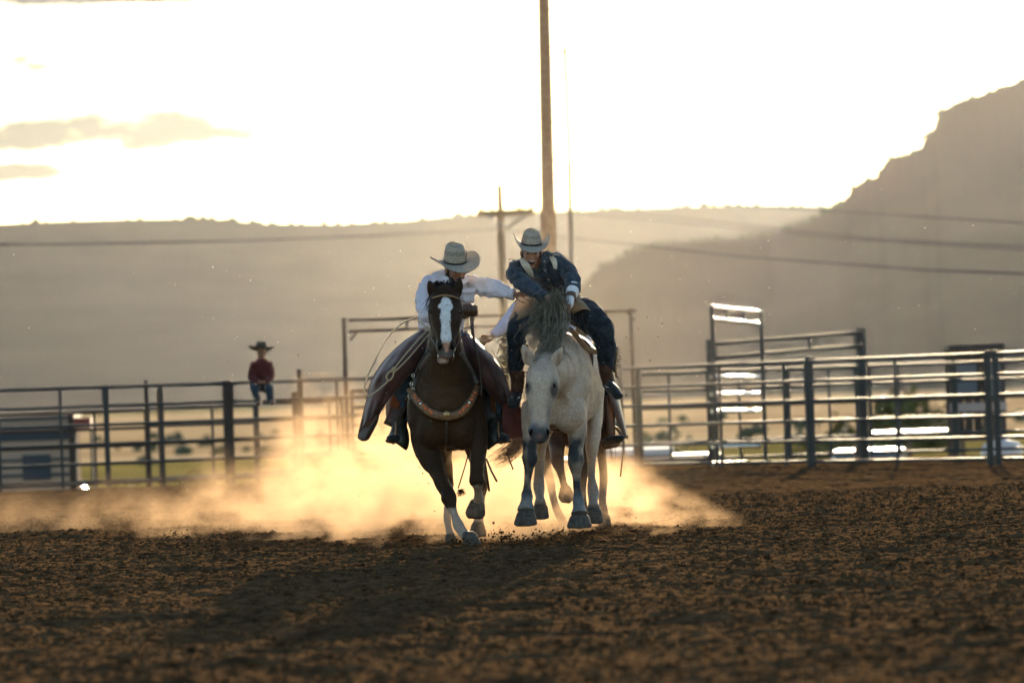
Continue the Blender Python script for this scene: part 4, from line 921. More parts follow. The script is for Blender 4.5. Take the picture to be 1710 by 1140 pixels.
limb(mb, [(975, 720, 2.6, 18, 26), (974, 760, 2.6, 11, 14), (973, 790, 2.6, 10, 11), (973, 815, 2.6, 6.5, 8), (973, 840, 2.6, 8, 8), (975, 855, 2.6, 9, 9)])
limb(mb, [(935, 700, 4.2, 24, 40), (918, 740, 4.1, 14, 24), (913, 775, 4.2, 9, 14), (918, 800, 4.2, 8.5, 11), (925, 835, 4.0, 7, 8), (932, 855, 3.9, 8, 8), (940, 870, 3.9, 9, 9)])
limb(mb, [(1000, 690, 4.2, 20, 40), (1002, 740, 4.1, 11, 24), (1006, 772, 4.2, 8, 13), (1008, 800, 4.2, 8, 10), (1006, 835, 4.0, 7.5, 8), (1010, 860, 3.9, 8, 8)])
def brn_col(co, no):
    x, y, d = pxof(co); c = np.tile(np.array([0.055, 0.03, 0.017]), (len(co), 1)) * (1 + 0.2 * n3(co, 9))[:, None]
    return mixc(c, (0.20, 0.14, 0.10), 0.8 * sstep(808, 820, y))
organic("body", mb, COAT, brn, 0.016, 3, brn_col)
hoof(brn, 973.5, 855, 2.6, 10, 14, 20); hoof(brn, 941, 870, 3.88, 9, 12, 18); hoof(brn, 1010, 860, 3.88, 9, 12, 18)
mb = MB(); rot = Matrix.Rotation(R(65), 3, 'X')
limb(mb, [(943, 812, 2.52, 9, 9), (945, 822, 2.5, 13, 11), (945, 832, 2.48, 13, 10), (944, 839, 2.47, 8, 6)], seg=18); organic("hoof", mb, FOOT, brn, 0.010, 2, None, lambda co, no: 0.004 * n3(co, 22))
st = lock([(975, 650, 4.7), (1000, 690, 4.9), (1012, 730, 4.9), (1016, 780, 4.8)], 60, 3, 6, 0.03, 5, 12); hair("tail", st, HAIR_R, brn, 0.006)
mb = MB(); limb(mb, [(966, 618, 3.6, 34, 14), (964, 610, 3.2, 34, 16), (960, 606, 2.95, 22, 14)], seg=14); limb(mb, [(1010, 660, 3.1, 5, 30), (1012, 700, 3.05, 5, 22)], seg=12); sd3 = organic("saddle", mb, LEA_B, brn, 0.016, 3)
mb = MB(); mb.tube([W(1043, 735, 2.95), W(1040, 760, 2.95), W(1036, 796, 2.95)], [0.004, 0.005, 0.008], 7); mb.build("loose_strap", LEA_D, brn, True)
# ------------------------------------------------------------------ riders
SKIN = mat("skin", (0.30, 0.15, 0.09), 0.55, vc=True, var=0.08, scale=60, spec=0.35)
WHITE = mat("white_cotton", (0.66, 0.63, 0.70), 0.85, var=0.05, scale=12, bump=0.006, bscale=28, spec=0.1, sheen=0.3)
def cloth_mat(name, c1, c2, sc=18, bump=0.003, rough=0.85): return mat(name, c1, rough, col2=c2, scale=sc, bump=bump, bscale=sc * 3, spec=0.15, sheen=0.22)
DENIM = cloth_mat("blue_denim", (0.026, 0.038, 0.054), (0.070, 0.090, 0.112))
JEAN = cloth_mat("dark_jeans", (0.010, 0.015, 0.020), (0.030, 0.040, 0.050))
JEANB = cloth_mat("blue_jeans", (0.035, 0.075, 0.12), (0.06, 0.12, 0.18))
PLUM = cloth_mat("plum_leather", (0.042, 0.020, 0.017), (0.105, 0.052, 0.043), 7, 0.003, 0.55)
ROSE = cloth_mat("rose_suede", (0.16, 0.065, 0.06), (0.24, 0.10, 0.09), 9, 0.002, 0.85)
TANV = cloth_mat("tan_suede", (0.19, 0.135, 0.08), (0.28, 0.205, 0.125), 12, 0.002)
CREAM = cloth_mat("cream_suede", (0.48, 0.42, 0.32), (0.62, 0.55, 0.43), 14, 0.002)
STRAW = mat("straw_hat", (0.36, 0.32, 0.26), 0.7, col2=(0.56, 0.50, 0.41), scale=70, bump=0.002, bscale=160, spec=0.2, translucent=0.25)
STRAWD = mat("woven_vent", (0.14, 0.12, 0.10), 0.8, col2=(0.42, 0.38, 0.31), scale=120)
BLACKB = mat("black_band", (0.012, 0.010, 0.009), 0.5)
BOOTB = cloth_mat("brown_boot", (0.055, 0.026, 0.016), (0.09, 0.045, 0.028), 20, 0.003, 0.45)
BOOTK = cloth_mat("black_boot", (0.014, 0.018, 0.020), (0.030, 0.038, 0.040), 20, 0.003, 0.45)
BRACE = mat("white_brace", (0.72, 0.74, 0.78), 0.7, spec=0.2)
HAIR_P = mat("dark_brown_hair", (0.020, 0.012, 0.008), 0.5)
MOUTH = mat("open_mouth", (0.05, 0.014, 0.012), 0.6); TEETH = mat("teeth", (0.62, 0.58, 0.50), 0.4)
def folds(amp, sc=9.0, st=(1.0, 1.0)):
    def f(co, no):
        q = co * np.array([sc * st[0], sc, sc * st[1]]); w_ = vnoise(q[:, 0] + 0.8 * vnoise(q[:, 2], q[:, 0]), q[:, 2], q[:, 1])
        w2 = vnoise(q[:, 0] * 2.3 + 4, q[:, 2] * 2.3, q[:, 1] * 2.3)
        return amp * ((1 - np.abs(w_) * 2.2) * 0.7 + 0.4 * w2)
    return f
def rotm(yaw, pitch, roll):
    """yaw: turn to the viewer's right; pitch: bow towards the viewer; roll: tip to the viewer's right"""
    return Matrix.Rotation(R(yaw), 3, 'Z') @ Matrix.Rotation(R(pitch), 3, 'X') @ Matrix.Rotation(R(roll), 3, 'Y')
def head_into(mb, c, M, k=1.0):
    """skull, jaw, nose, brow, ears of a head 0.23 m high; local x right, -y forward, z up"""
    c = Vector(c)
    def e(x, y, z, r, mm=None): mb.ell(c + M @ (Vector((x, y, z)) * k), tuple(q * k for q in r), 16, 10, M @ mm if mm else M)
    e(0, 0.012, 0.035, (0.076, 0.094, 0.082)); e(0, -0.018, -0.02, (0.064, 0.070, 0.080)); e(0, -0.035, -0.068, (0.048, 0.050, 0.042))
    e(0, -0.058, -0.094, (0.024, 0.026, 0.020)); e(0, -0.088, 0.018, (0.055, 0.012, 0.011)); e(-0.038, -0.066, -0.018, (0.022, 0.018, 0.020)); e(0.038, -0.066, -0.018, (0.022, 0.018, 0.020))
    pts = [c + M @ (Vector(q) * k) for q in ((0, -0.084, 0.012), (0, -0.098, -0.012), (0, -0.112, -0.030), (0, -0.100, -0.040))]
    mb.tube(pts, [0.008 * k, 0.010 * k, 0.014 * k, 0.010 * k], 10)
    e(-0.078, 0.012, -0.005, (0.012, 0.022, 0.032)); e(0.078, 0.012, -0.005, (0.012, 0.022, 0.032))
    e(0, -0.086, -0.056, (0.024, 0.010, 0.006)); e(0, -0.082, -0.072, (0.021, 0.010, 0.007))
def face_bits(parent, c, M, k=1.0, mouth_open=False, beard=False, brow=HAIR_P):
    c = Vector(c)
    def pt(x, y, z): return c + M @ (Vector((x, y, z)) * k)
    for s_ in (-1, 1):
        MB().ell(pt(s_ * 0.031, -0.077, 0.004), (0.011 * k, 0.010 * k, 0.007 * k), 10, 7, M).build("eye", EYE, parent, True)
        MB().tube([pt(s_ * 0.013, -0.094, 0.021), pt(s_ * 0.032, -0.094, 0.026), pt(s_ * 0.050, -0.084, 0.020)], [0.004 * k, 0.005 * k, 0.003 * k], 6).build("eyebrow", brow, parent, True)
    if mouth_open:
        MB().ell(pt(0, -0.084, -0.066), (0.024 * k, 0.014 * k, 0.019 * k), 12, 8, M).build("mouth", MOUTH, parent, True)
        MB().ell(pt(0, -0.094, -0.055), (0.016 * k, 0.006 * k, 0.005 * k), 10, 6, M).build("teeth", TEETH, parent, True)
    else:
        MB().tube([pt(-0.020, -0.094, -0.063), pt(0, -0.098, -0.062), pt(0.020, -0.094, -0.063)], [0.002, 0.0035, 0.002], 6).build("mouth", MOUTH, parent, True)
    if beard:
        mb = MB(); mb.tube([pt(-0.034, -0.080, -0.062), pt(-0.018, -0.096, -0.050), pt(0, -0.102, -0.046), pt(0.018, -0.096, -0.050), pt(0.034, -0.080, -0.062)], [0.005 * k, 0.008 * k, 0.008 * k, 0.008 * k, 0.005 * k], 8)
        mb.build("moustache", HAIR_P, parent, True)
        mb = MB(); mb.ell(pt(0, -0.066, -0.098), (0.034 * k, 0.030 * k, 0.024 * k), 12, 8, M); mb.ell(pt(-0.046, -0.030, -0.068), (0.014 * k, 0.034 * k, 0.030 * k), 10, 7, M); mb.ell(pt(0.046, -0.030, -0.068), (0.014 * k, 0.034 * k, 0.030 * k), 10, 7, M)
        organic("beard", mb, HAIR_P, parent, 0.006, 2, None, lambda co, no: 0.002 * n3(co, 120))
def hair_cap(parent, c, M, k=1.0, long_=0.0):
    mb = MB(); c = Vector(c); mb.ell(c + M @ Vector((0, 0.028 * k, 0.03 * k)), (0.081 * k, 0.090 * k, 0.082 * k), 16, 10, M)
    mb.ell(c + M @ Vector((0, 0.055 * k, -0.035 * k - long_)), (0.068 * k, 0.050 * k, (0.06 + long_) * k), 14, 9, M)
    for s_ in (-1, 1): mb.ell(c + M @ Vector((s_ * 0.070 * k, 0.0, -0.01 * k)), (0.014 * k, 0.02 * k, 0.042 * k), 10, 7, M)
    organic("hair", mb, HAIR_P, parent, 0.009, 1, None, lambda co, no: 0.003 * n3(co, 60))
def cowboy_hat(parent, c, M, brim=(0.20, 0.215), curl=0.08, droop=0.02, crown_h=0.125, cr=(0.088, 0.105), band=BLACKB, base=STRAW, pinch=0.35, vent=True, curlp=2.2, prof=((0, 1.0), (0.12, 0.995), (0.4, 0.96), (0.7, 0.90), (0.88, 0.84), (0.97, 0.72), (1.0, 0.5))):
    """c is where the crown meets the brim"""
    c = Vector(c); seg = 40
    def tr(x, y, z): return c + M @ Vector((x, y, z))
    def brimp(t, a):
        rx = cr[0] + (brim[0] - cr[0]) * t; ry = cr[1] + (brim[1] - cr[1]) * t; x = rx * math.cos(a); y = ry * math.sin(a)
        sd = abs(math.cos(a)) ** curlp; z = curl * sd * t ** 1.7 - droop * (abs(math.sin(a)) ** 3) * t
        x *= 1 - 0.30 * (curl / 0.1) * sd * t * t
        return x, y, z
    v = []; f = []; nr = 9
    for side, off in ((0, 0.0022), (1, -0.0022)):
        for i in range(nr):
            for k in range(seg):
                x, y, z = brimp(i / (nr - 1), 2 * math.pi * k / seg); v.append(tr(x, y, z + off))
    for i in range(nr - 1):
        for k in range(seg):
            k2 = (k + 1) % seg; a, b, d, e = i * seg + k, i * seg + k2, (i + 1) * seg + k2, (i + 1) * seg + k
            f.append((a, b, d, e)); o_ = nr * seg; f.append((o_ + e, o_ + d, o_ + b, o_ + a))
    for k in range(seg):
        k2 = (k + 1) % seg; a = (nr - 1) * seg + k; b = (nr - 1) * seg + k2; f.append((a, b, b + nr * seg, a + nr * seg)); f.append((k2, k, k + nr * seg, k2 + nr * seg))
    hat = link("hat", None, parent) if False else None
    mb = MB(); mb.add(v, f); hat = mb.build("hat", base, parent, True)
    mb = MB(); rings = []
    for t, s_ in prof:
        ring = []
        for k in range(seg):
            a = 2 * math.pi * k / seg; x = cr[0] * s_ * math.cos(a); y = cr[1] * s_ * math.sin(a)
            fr = max(0, -math.sin(a)) ** 2; x *= 1 - pinch * t * t * fr; z = crown_h * t + 0.012 * t * (math.sin(a) ** 2) - (0.018 * fr * t)
            ring.append(tr(x, y, z))
        rings.append(ring)
    for s_, dz in ((0.34, -0.012), (0.12, -0.026)):
        rings.append([tr(cr[0] * s_ * math.cos(2 * math.pi * k / seg), cr[1] * (s_ + 0.25) * math.sin(2 * math.pi * k / seg), crown_h + dz) for k in range(seg)])
    mb.loft(rings, cap=True); crw = mb.build("crown", base, parent, True)
    mb = MB(); mb.loft([[tr(cr[0] * (1.012) * math.cos(2 * math.pi * k / seg), cr[1] * 1.012 * math.sin(2 * math.pi * k / seg), z) for k in range(seg)] for z in (0.002, 0.016)], cap=False); mb.build("hat_band", band, crw, True)
    if vent:
        mb = MB(); mb.loft([[tr(cr[0] * q * (1 - pinch * t * t * max(0, -math.sin(2 * math.pi * k / seg)) ** 2) * math.cos(2 * math.pi * k / seg), cr[1] * q * math.sin(2 * math.pi * k / seg), crown_h * t - 0.018 * t * max(0, -math.sin(2 * math.pi * k / seg)) ** 2 + 0.012 * t * math.sin(2 * math.pi * k / seg) ** 2) for k in range(seg)] for t, q in [(t_, float(np.interp(t_, [a_[0] for a_ in prof], [a_[1] for a_ in prof])) * 1.012) for t_ in (0.50, 0.58, 0.66, 0.74)]], cap=False); mb.build("vent_weave", STRAWD, crw, True)
    mb = MB(); mb.tube([tr(*[q * (1.0 if i < 2 else 1) for i, q in enumerate(brimp(1, 2 * math.pi * k / seg))]) for k in range(seg)], 0.0042, 6, closed=True); mb.build("brim_edge", base if base is not STRAW else STRAWD, hat, True)
    return hat
def hand_into(mb, wrist, palm, fingers, thumb, r=1.55, pr=(5.5, 4)):
    """wrist, palm: px points; fingers: four lists of px points ending at the tips; thumb: one such list"""
    limb(mb, [(wrist[0], wrist[1], wrist[2], 4.4, 4.4), (palm[0], palm[1], palm[2], pr[0], pr[1]), tuple((np.array(palm) + (np.array(fingers[1][0]) - np.array(palm)) * 0.6)) + (pr[0] * 0.85, pr[1] * 0.8)], seg=12)
    for i, fg in enumerate(fingers):
        pts = [palm] + list(fg); k = len(pts); mb.tube([W(*p) for p in crom(pts, 3)], [(r * (1.15 - 0.35 * j / (3 * (k - 1)))) * S for j in range(3 * (k - 1) + 1)], 8)
        mb.ell(W(*fg[-1]), r * 0.85 * S, 8, 6)
    pts = [wrist] + list(thumb); k = len(pts); mb.tube([W(*p) for p in crom(pts, 3)], [(r * (1.5 - 0.45 * j / (3 * (k - 1)))) * S for j in range(3 * (k - 1) + 1)], 8); mb.ell(W(*thumb[-1]), r * S, 8, 6)
def patch(name, rows, material, parent, th=0.006, n=5, fold=None, split=None):
    """a hanging sheet through rows of px points (each row across the sheet), given real thickness"""
    rows = [crom(r, n) for r in rows]; cols = len(rows[0]); dense = []
    for c in range(cols): dense.append(crom([r[c] for r in rows], n))
    g_ = [[W(*dense[c][r]) for c in range(cols)] for r in range(len(dense[0]))]; nr = len(g_); v = []; f = []
    if fold:
        for i in range(nr):
            for j in range(cols): g_[i][j] = g_[i][j] + Vector((0, fold * (0.45 * math.sin(j * 1.1 + i * 0.12) + 1.3 * mnoise.noise(g_[i][j] * 9) + 0.5 * mnoise.noise(g_[i][j] * 22)), 0))
    for side in (0, 1):
        for i in range(nr):
            for j in range(cols):
                t1 = g_[min(i + 1, nr - 1)][j] - g_[max(i - 1, 0)][j]; t2 = g_[i][min(j + 1, cols - 1)] - g_[i][max(j - 1, 0)]
                nn_ = t1.cross(t2); nn_ = nn_.normalized() if nn_.length > 1e-9 else Vector((0, -1, 0)); v.append(g_[i][j] + nn_ * (th / 2 if side == 0 else -th / 2))
    o_ = nr * cols
    for i in range(nr - 1):
        for j in range(cols - 1):
            a = i * cols + j; f.append((a, a + 1, a + cols + 1, a + cols)); f.append((o_ + a + cols, o_ + a + cols + 1, o_ + a + 1, o_ + a))
    for i in range(nr - 1):
        for j in (0, cols - 1): a = i * cols + j; f.append((a, a + cols, o_ + a + cols, o_ + a))
    for j in range(cols - 1):
        for i in (0, nr - 1): a = i * cols + j; f.append((a, a + 1, o_ + a + 1, o_ + a))
    mb = MB(); mb.add(v, f); return mb.build(name, material, parent, True)
def skin_col(base):
    def f(co, no): 
        c = np.tile(np.array(base), (len(co), 1)); return c * (1 + 0.10 * n3(co, 25))[:, None]
    return f

# ---- rider in the white shirt
g = W(752, 640, 0.5)
r1 = empty("person", (g.x, g.y, 1.0), "rider in a white shirt and wide straw hat reaching an arm to the denim-shirted rider", "person")
M1 = rotm(26, 17, -7); hat1 = W(760, 437, 0.17); hc1 = hat1 - M1 @ Vector((0, 0.008, 0.062))
armL = [(717, 472, 0.34, 13), (709, 488, 0.27, 13.5), (706, 508, 0.16, 12.5), (714, 526, 0.06, 11.5), (738, 527, -0.02, 9.5), (763, 521, -0.08, 8.5), (772, 519, -0.1, 8)]
armR = [(790, 474, 0.32, 14), (806, 477, 0.28, 16), (824, 482, 0.22, 14.5), (840, 486, 0.17, 11.5), (852, 489.5, 0.13, 9.3), (858, 491, 0.11, 9)]
torso1 = [(738, 572, 0.66, 33, 24), (738, 552, 0.64, 36, 25), (737, 536, 0.58, 38, 26), (741, 516, 0.50, 40, 27), (748, 495, 0.42, 43, 27), (753, 478, 0.36, 42, 25), (757, 466, 0.32, 32, 19), (759, 460, 0.29, 17, 14)]
legL = [(722, 572, 0.6, 22), (700, 592, 0.40, 20), (676, 620, 0.25, 17), (670, 650, 0.26, 14), (670, 690, 0.3, 11), (672, 718, 0.3, 9)]
legR = [(766, 572, 0.6, 22), (794, 594, 0.40, 20), (820, 622, 0.25, 17), (826, 652, 0.26, 14), (828, 690, 0.3, 11), (829, 718, 0.3, 9)]
mb = MB()
limb(mb, torso1, off=-6, seg=20); limb(mb, armL, off=-4.5); limb(mb, armR, off=-4); limb(mb, legL, off=-3); limb(mb, legR, off=-3)
limb(mb, [(758, 470, 0.32, 12, 12), (760, 460, 0.27, 11, 11), (762, 452, 0.2, 10.5, 11)]); head_into(mb, hc1, M1, 1.02)
hand_into(mb, (856, 491, 0.12), (866, 491, 0.10), [[(874, 487, 0.08), (883, 485, 0.06), (890, 487, 0.06)], [(875, 489, 0.08), (885, 489, 0.05), (892.5, 493, 0.06)], [(874, 492, 0.08), (883, 494, 0.05), (889, 500, 0.06)], [(872, 495, 0.09), (879, 499, 0.07), (884, 504, 0.07)]], [(864, 498, 0.09), (870, 503, 0.07), (876, 506, 0.06)])
organic("body", mb, SKIN, r1, 0.0078, 2, skin_col((0.30, 0.155, 0.10)))
face_bits(r1, hc1, M1, 1.02, beard=True); hair_cap(r1, hc1, M1, 1.0, 0.015)
mb = MB(); limb(mb, torso1, seg=26); limb(mb, armL); limb(mb, armR)
blob_(mb, 716, 470, 0.35, 14, 14, 12); blob_(mb, 792, 471, 0.33, 15, 16, 11); limb(mb, [(708, 541, 0.56, 11, 11), (720, 545, 0.5, 12, 9), (738, 547, 0.48, 12, 8), (766, 546, 0.5, 12, 9)], ref='Z')
shirt = organic("shirt", mb, WHITE, r1, 0.010, 2, None, folds(0.017, 11, (1.0, 1.3)))
mb = MB(); limb(mb, [(853, 490, 0.125, 10.2), (859, 491.3, 0.108, 9.8)], smooth=False); mb.build("cuff", WHITE, shirt, True)
# collar, placket, pocket flaps with snaps
patch("collar", [[(748, 462, 0.12), (742, 460, 0.18), (738, 458, 0.28)], [(753, 474, 0.05), (745, 472, 0.10), (738, 466, 0.22)]], WHITE, shirt, 0.006)
patch("collar", [[(771, 466, 0.10), (778, 462, 0.18), (783, 458, 0.26)], [(768, 478, 0.06), (777, 474, 0.10), (787, 466, 0.20)]], WHITE, shirt, 0.006)
patch("pocket_flap", [[(772, 482, 0.165), (783, 480, 0.175), (794, 481, 0.20)], [(772, 488, 0.16), (783, 490.5, 0.17), (794, 487, 0.195)]], WHITE, shirt, 0.008)
patch("pocket", [[(773, 486, 0.18), (783, 486, 0.185), (793, 486, 0.21)], [(774, 503, 0.20), (783, 505, 0.20), (791, 503, 0.225)]], WHITE, shirt, 0.004)
MB().ell(W(783, 488, 0.163), 0.005, 8, 6).build("snap", SILVER, shirt, True)
cowboy_hat(r1, hat1, M1, brim=(0.225, 0.21), curl=0.055, droop=0.035, crown_h=0.145, cr=(0.090, 0.104), pinch=0.22)
MB().tube([W(778, 431, 0.08), W(779.5, 424, 0.07), W(780, 417, 0.08)], 0.0035, 6).build("hat_string", BLACKB, r1, True)
# glove on the rein hand
mb = MB(); blob_(mb, 783, 517, -0.13, 13, 11, 11); blob_(mb, 789, 519, -0.12, 9, 10, 10)
for k in range(4): limb(mb, [(775 + k * 6.2, 510, -0.15, 3.6), (776 + k * 6.2, 518, -0.19, 3.8), (778 + k * 5.5, 526, -0.16, 3.4)], seg=10)
limb(mb, [(770, 520, -0.12, 4.5), (773, 528, -0.15, 4), (780, 530, -0.17, 3.4)], seg=10)
organic("glove", mb, LEA_B, r1, 0.007, 2, None, lambda co, no: 0.002 * n3(co, 40))
mb = MB(); limb(mb, legL, off=0); limb(mb, legR, off=0); limb(mb, [(738, 585, 0.72, 34, 26), (738, 566, 0.66, 34, 25), (737, 555, 0.62, 36, 25)], seg=20)
organic("jeans", mb, JEANB, r1, 0.011, 2, None, folds(0.012, 11))
mb = MB(); limb(mb, [(737, 548, 0.60, 38, 27), (737, 553, 0.62, 38, 27)], smooth=False, seg=24); mb.build("belt", LEA_D, r1, True)
# boots
for cx, s_ in ((668, -1), (829, 1)):
    mb = MB(); limb(mb, [(cx, 682, 0.3, 12.5, 13), (cx, 705, 0.3, 11, 13), (cx, 722, 0.28, 9, 11), (cx - 1, 730, 0.24, 9.5, 10)]); limb(mb, [(cx, 728, 0.34, 8.5, 9), (cx + s_ * 3, 729, 0.20, 10, 10), (cx + s_ * 9, 731, 0.06, 10, 9), (cx + s_ * 16, 732, -0.03, 7.5, 6.5), (cx + s_ * 21, 732, -0.07, 3, 3.5)], ref='X')
    bo = organic("boot", mb, BOOTK, r1, 0.009, 2)
    mb = MB(); limb(mb, [(cx, 738, 0.34, 8, 2.2), (cx + s_ * 5, 739, 0.16, 10, 1.6), (cx + s_ * 14, 738, 0.0, 8.5, 1.6), (cx + s_ * 22, 735, -0.08, 3.5, 1.6)]); mb.build("sole", LEA_D, bo, True)
    MB().tube([W(cx - s_ * 9, 717, 0.25), W(cx, 716, 0.16), W(cx + s_ * 9, 717, 0.25)], 0.005, 6).build("spur_strap", SILVER, bo, True)
# chaps: wide plum leather wings blown outward
cl = patch("chaps", [
    [(722, 556, 0.32), (712, 553, 0.33), (703, 551, 0.42), (699, 553, 0.55)],
    [(712, 578, 0.12), (695, 570, 0.13), (676, 570, 0.30), (664, 578, 0.45)],
    [(702, 600, 0.04), (678, 592, 0.02), (652, 602, 0.15), (634, 612, 0.36)],
    [(688, 620, 0.02), (664, 616, -0.04), (634, 630, 0.08), (618, 642, 0.30)],
    [(668, 644, 0.04), (648, 645, -0.02), (626, 655, 0.08), (613, 664, 0.28)],
    [(648, 668, 0.08), (634, 670, 0.02), (618, 682, 0.10), (606, 692, 0.25)],
    [(634, 692, 0.12), (622, 698, 0.06), (609, 710, 0.12), (599, 722, 0.2)]], PLUM, r1, 0.007, 6, 0.022)
patch("chaps_lining", [[(634, 690, 0.13), (622, 696, 0.12), (610, 708, 0.16), (600, 720, 0.22)], [(630, 706, 0.13), (619, 712, 0.10), (608, 720, 0.15), (597.5, 728, 0.22)], [(616, 733, 0.16), (610, 736, 0.13), (604, 736, 0.16), (598, 732, 0.2)]], LEA_D, r1, 0.005, 4)
patch("chaps", [
    [(772, 560, 0.32), (780, 558, 0.33), (786, 560, 0.42), (791, 564, 0.55)],
    [(774, 586, 0.10), (788, 576, 0.10), (802, 576, 0.25), (812, 586, 0.45)],
    [(788, 610, 0.02), (804, 600, 0.0), (822, 602, 0.15), (836, 612, 0.36)],
    [(800, 634, 0.02), (816, 628, -0.03), (832, 628, 0.10), (845, 636, 0.30)],
    [(816, 656, 0.06), (827, 652, 0.02), (840, 650, 0.12), (851, 656, 0.28)],
    [(836, 676, 0.14), (840, 674, 0.12), (846, 672, 0.16), (850, 670, 0.24)]], PLUM, r1, 0.007, 6, 0.018)
patch("chaps_flap", [
    [(833, 662, 0.30), (842, 655, 0.30), (850, 652, 0.34), (857, 650, 0.4)],
    [(832, 690, 0.30), (844, 684, 0.27), (857, 680, 0.32), (868, 682, 0.4)],
    [(828, 715, 0.30), (842, 712, 0.26), (858, 710, 0.32), (872, 712, 0.4)],
    [(826, 736, 0.30), (842, 735, 0.27), (858, 732, 0.32), (874, 728, 0.4)]], ROSE, r1, 0.006, 5, 0.008)
patch("chaps_leg", [[(655, 640, 0.34), (664, 636, 0.22), (680, 640, 0.2)], [(645, 672, 0.36), (654, 672, 0.24), (668, 675, 0.22)], [(645, 700, 0.36), (650, 702, 0.28), (658, 705, 0.26)]], cloth_mat("russet_leather", (0.10, 0.045, 0.02), (0.16, 0.075, 0.035), 9, 0.002, 0.6), r1, 0.006, 4)
patch("chaps_leg", [[(814, 640, 0.2), (824, 638, 0.22), (832, 645, 0.34)], [(818, 672, 0.2), (828, 672, 0.22), (835, 676, 0.34)], [(822, 700, 0.25), (830, 702, 0.26), (835, 704, 0.34)]], _M["russet_leather"], r1, 0.006, 4)
# lasso in his rein hand: a thing of its own
lp = [(717, 549, -0.02), (700, 537, 0.0), (692, 531, 0.02), (668, 542, 0.05), (647, 565, 0.05), (629, 595, 0.03), (615, 625, -0.02), (608.5, 645, -0.06), (610, 657, -0.08), (616, 660, -0.1), (626, 655, -0.12), (645, 639, -0.12), (648, 633, -0.12)]
mb = MB(); mb.tube([W(*p) for p in crom(lp, 6)], 0.0062, 7)
mb.tube([W(*p) for p in crom([(648, 635, -0.12), (645, 629, -0.13), (650, 621, -0.13), (657, 619, -0.13), (657, 625, -0.13), (653, 633, -0.13), (648, 635, -0.13)], 4)], 0.0066, 7)
mb.tube([W(*p) for p in crom([(655, 620, -0.13), (672, 598, -0.13), (695, 571, -0.1), (720, 546, -0.04), (745, 530, -0.05), (775, 520, -0.12)], 4)], 0.0062, 7)
mb.tube([W(*p) for p in crom([(658, 622, -0.13), (680, 600, -0.12), (702, 575, -0.08), (724, 550, -0.03), (748, 534, -0.04), (776, 524, -0.12)], 4)], 0.0062, 7)
for k in range(5): mb.tube([W(655 + k * 0.9 + 2.6 * math.cos(a), 619 - k * 1.0 + 2.6 * math.sin(a), -0.132 + 0.01 * math.sin(a)) for a in np.arange(8) * 2 * math.pi / 8], 0.0035, 5, closed=True)
tag(mb.build("lasso_rope", ROPE, None, True, origin=W(660, 600, 0)), "long tan lasso rope with a knotted eye looping beside the white-shirted rider's chaps", "rope")

# ---- rider in the denim shirt on the grey horse
g = W(930, 640, 0.6)
r2 = empty("person", (g.x, g.y, 1.05), "shouting rider in a blue denim shirt and tan vest gripping the grey horse's mane", "person")
M2 = rotm(3, 12, 3); hat2 = W(887.5, 408, 0.13); hc2 = hat2 - M2 @ Vector((0, 0.008, 0.064))
a2L = [(862, 446, 0.26, 14), (862, 458, 0.18, 15), (873, 472, 0.06, 13.5), (888, 482, -0.03, 11), (902, 490, -0.08, 9), (911, 495, -0.1, 8)]
a2R = [(944, 447, 0.26, 14), (951, 457, 0.22, 14.5), (956, 470, 0.14, 13), (957, 482, 0.08, 11.5), (955, 492, 0.02, 8.5), (951, 503, -0.04, 7)]
t2 = [(930, 515, 0.66, 32, 24), (930, 498, 0.64, 31, 23), (927, 486, 0.58, 32, 24), (920, 470, 0.46, 37, 25), (911, 456, 0.36, 43, 26), (904, 445, 0.30, 44, 23), (898, 436, 0.26, 30, 17), (894, 431, 0.22, 15, 13)]
l2L = [(903, 512, 0.6, 22), (884, 530, 0.30, 22), (866, 548, 0.12, 18), (862, 578, 0.12, 14.5), (862, 612, 0.16, 13), (863, 640, 0.18, 10), (863, 655, 0.18, 9)]
l2R = [(952, 512, 0.6, 24), (978, 526, 0.36, 26), (1002, 548, 0.2, 22), (1012, 578, 0.2, 16), (1012, 602, 0.24, 13), (1014, 625, 0.28, 10), (1018, 640, 0.28, 9)]
mb = MB(); limb(mb, t2, off=-6, seg=20); limb(mb, a2L, off=-3.5); limb(mb, a2R, off=-3); limb(mb, l2L, off=-3); limb(mb, l2R, off=-3)
limb(mb, [(897, 442, 0.26, 12, 12), (893, 434, 0.20, 11.5, 11), (890, 426, 0.16, 11, 11)]); head_into(mb, hc2, M2, 1.02)
mb.ell(Vector(hc2) + M2 @ Vector((0, -0.06, -0.105)), (0.026, 0.024, 0.018), 12, 8, M2)
hand_into(mb, (910, 494, -0.1), (917, 498, -0.13), [[(924, 496, -0.15), (929, 499, -0.17), (930, 504, -0.16)], [(924, 499, -0.16), (929, 503, -0.18), (929, 508, -0.16)], [(923, 502, -0.16), (927, 506, -0.18), (926, 511, -0.16)], [(921, 504, -0.15), (924, 509, -0.17), (922, 513, -0.15)]], [(914, 502, -0.14), (916, 508, -0.16), (920, 512, -0.16)])
hand_into(mb, (951, 502, -0.04), (949, 510, -0.08), [[(944, 506, -0.12), (940, 509, -0.14), (940, 514, -0.13)], [(944, 511, -0.12), (940, 514, -0.14), (941, 519, -0.13)], [(945, 515, -0.12), (942, 519, -0.14), (943, 523, -0.12)], [(948, 518, -0.11), (946, 523, -0.12), (947, 526, -0.11)]], [(952, 512, -0.1), (951, 519, -0.13), (948, 523, -0.13)])
organic("body", mb, SKIN, r2, 0.0078, 2, skin_col((0.36, 0.19, 0.125)))
face_bits(r2, hc2, M2, 1.02, mouth_open=True); hair_cap(r2, hc2, M2, 1.0, 0.0)
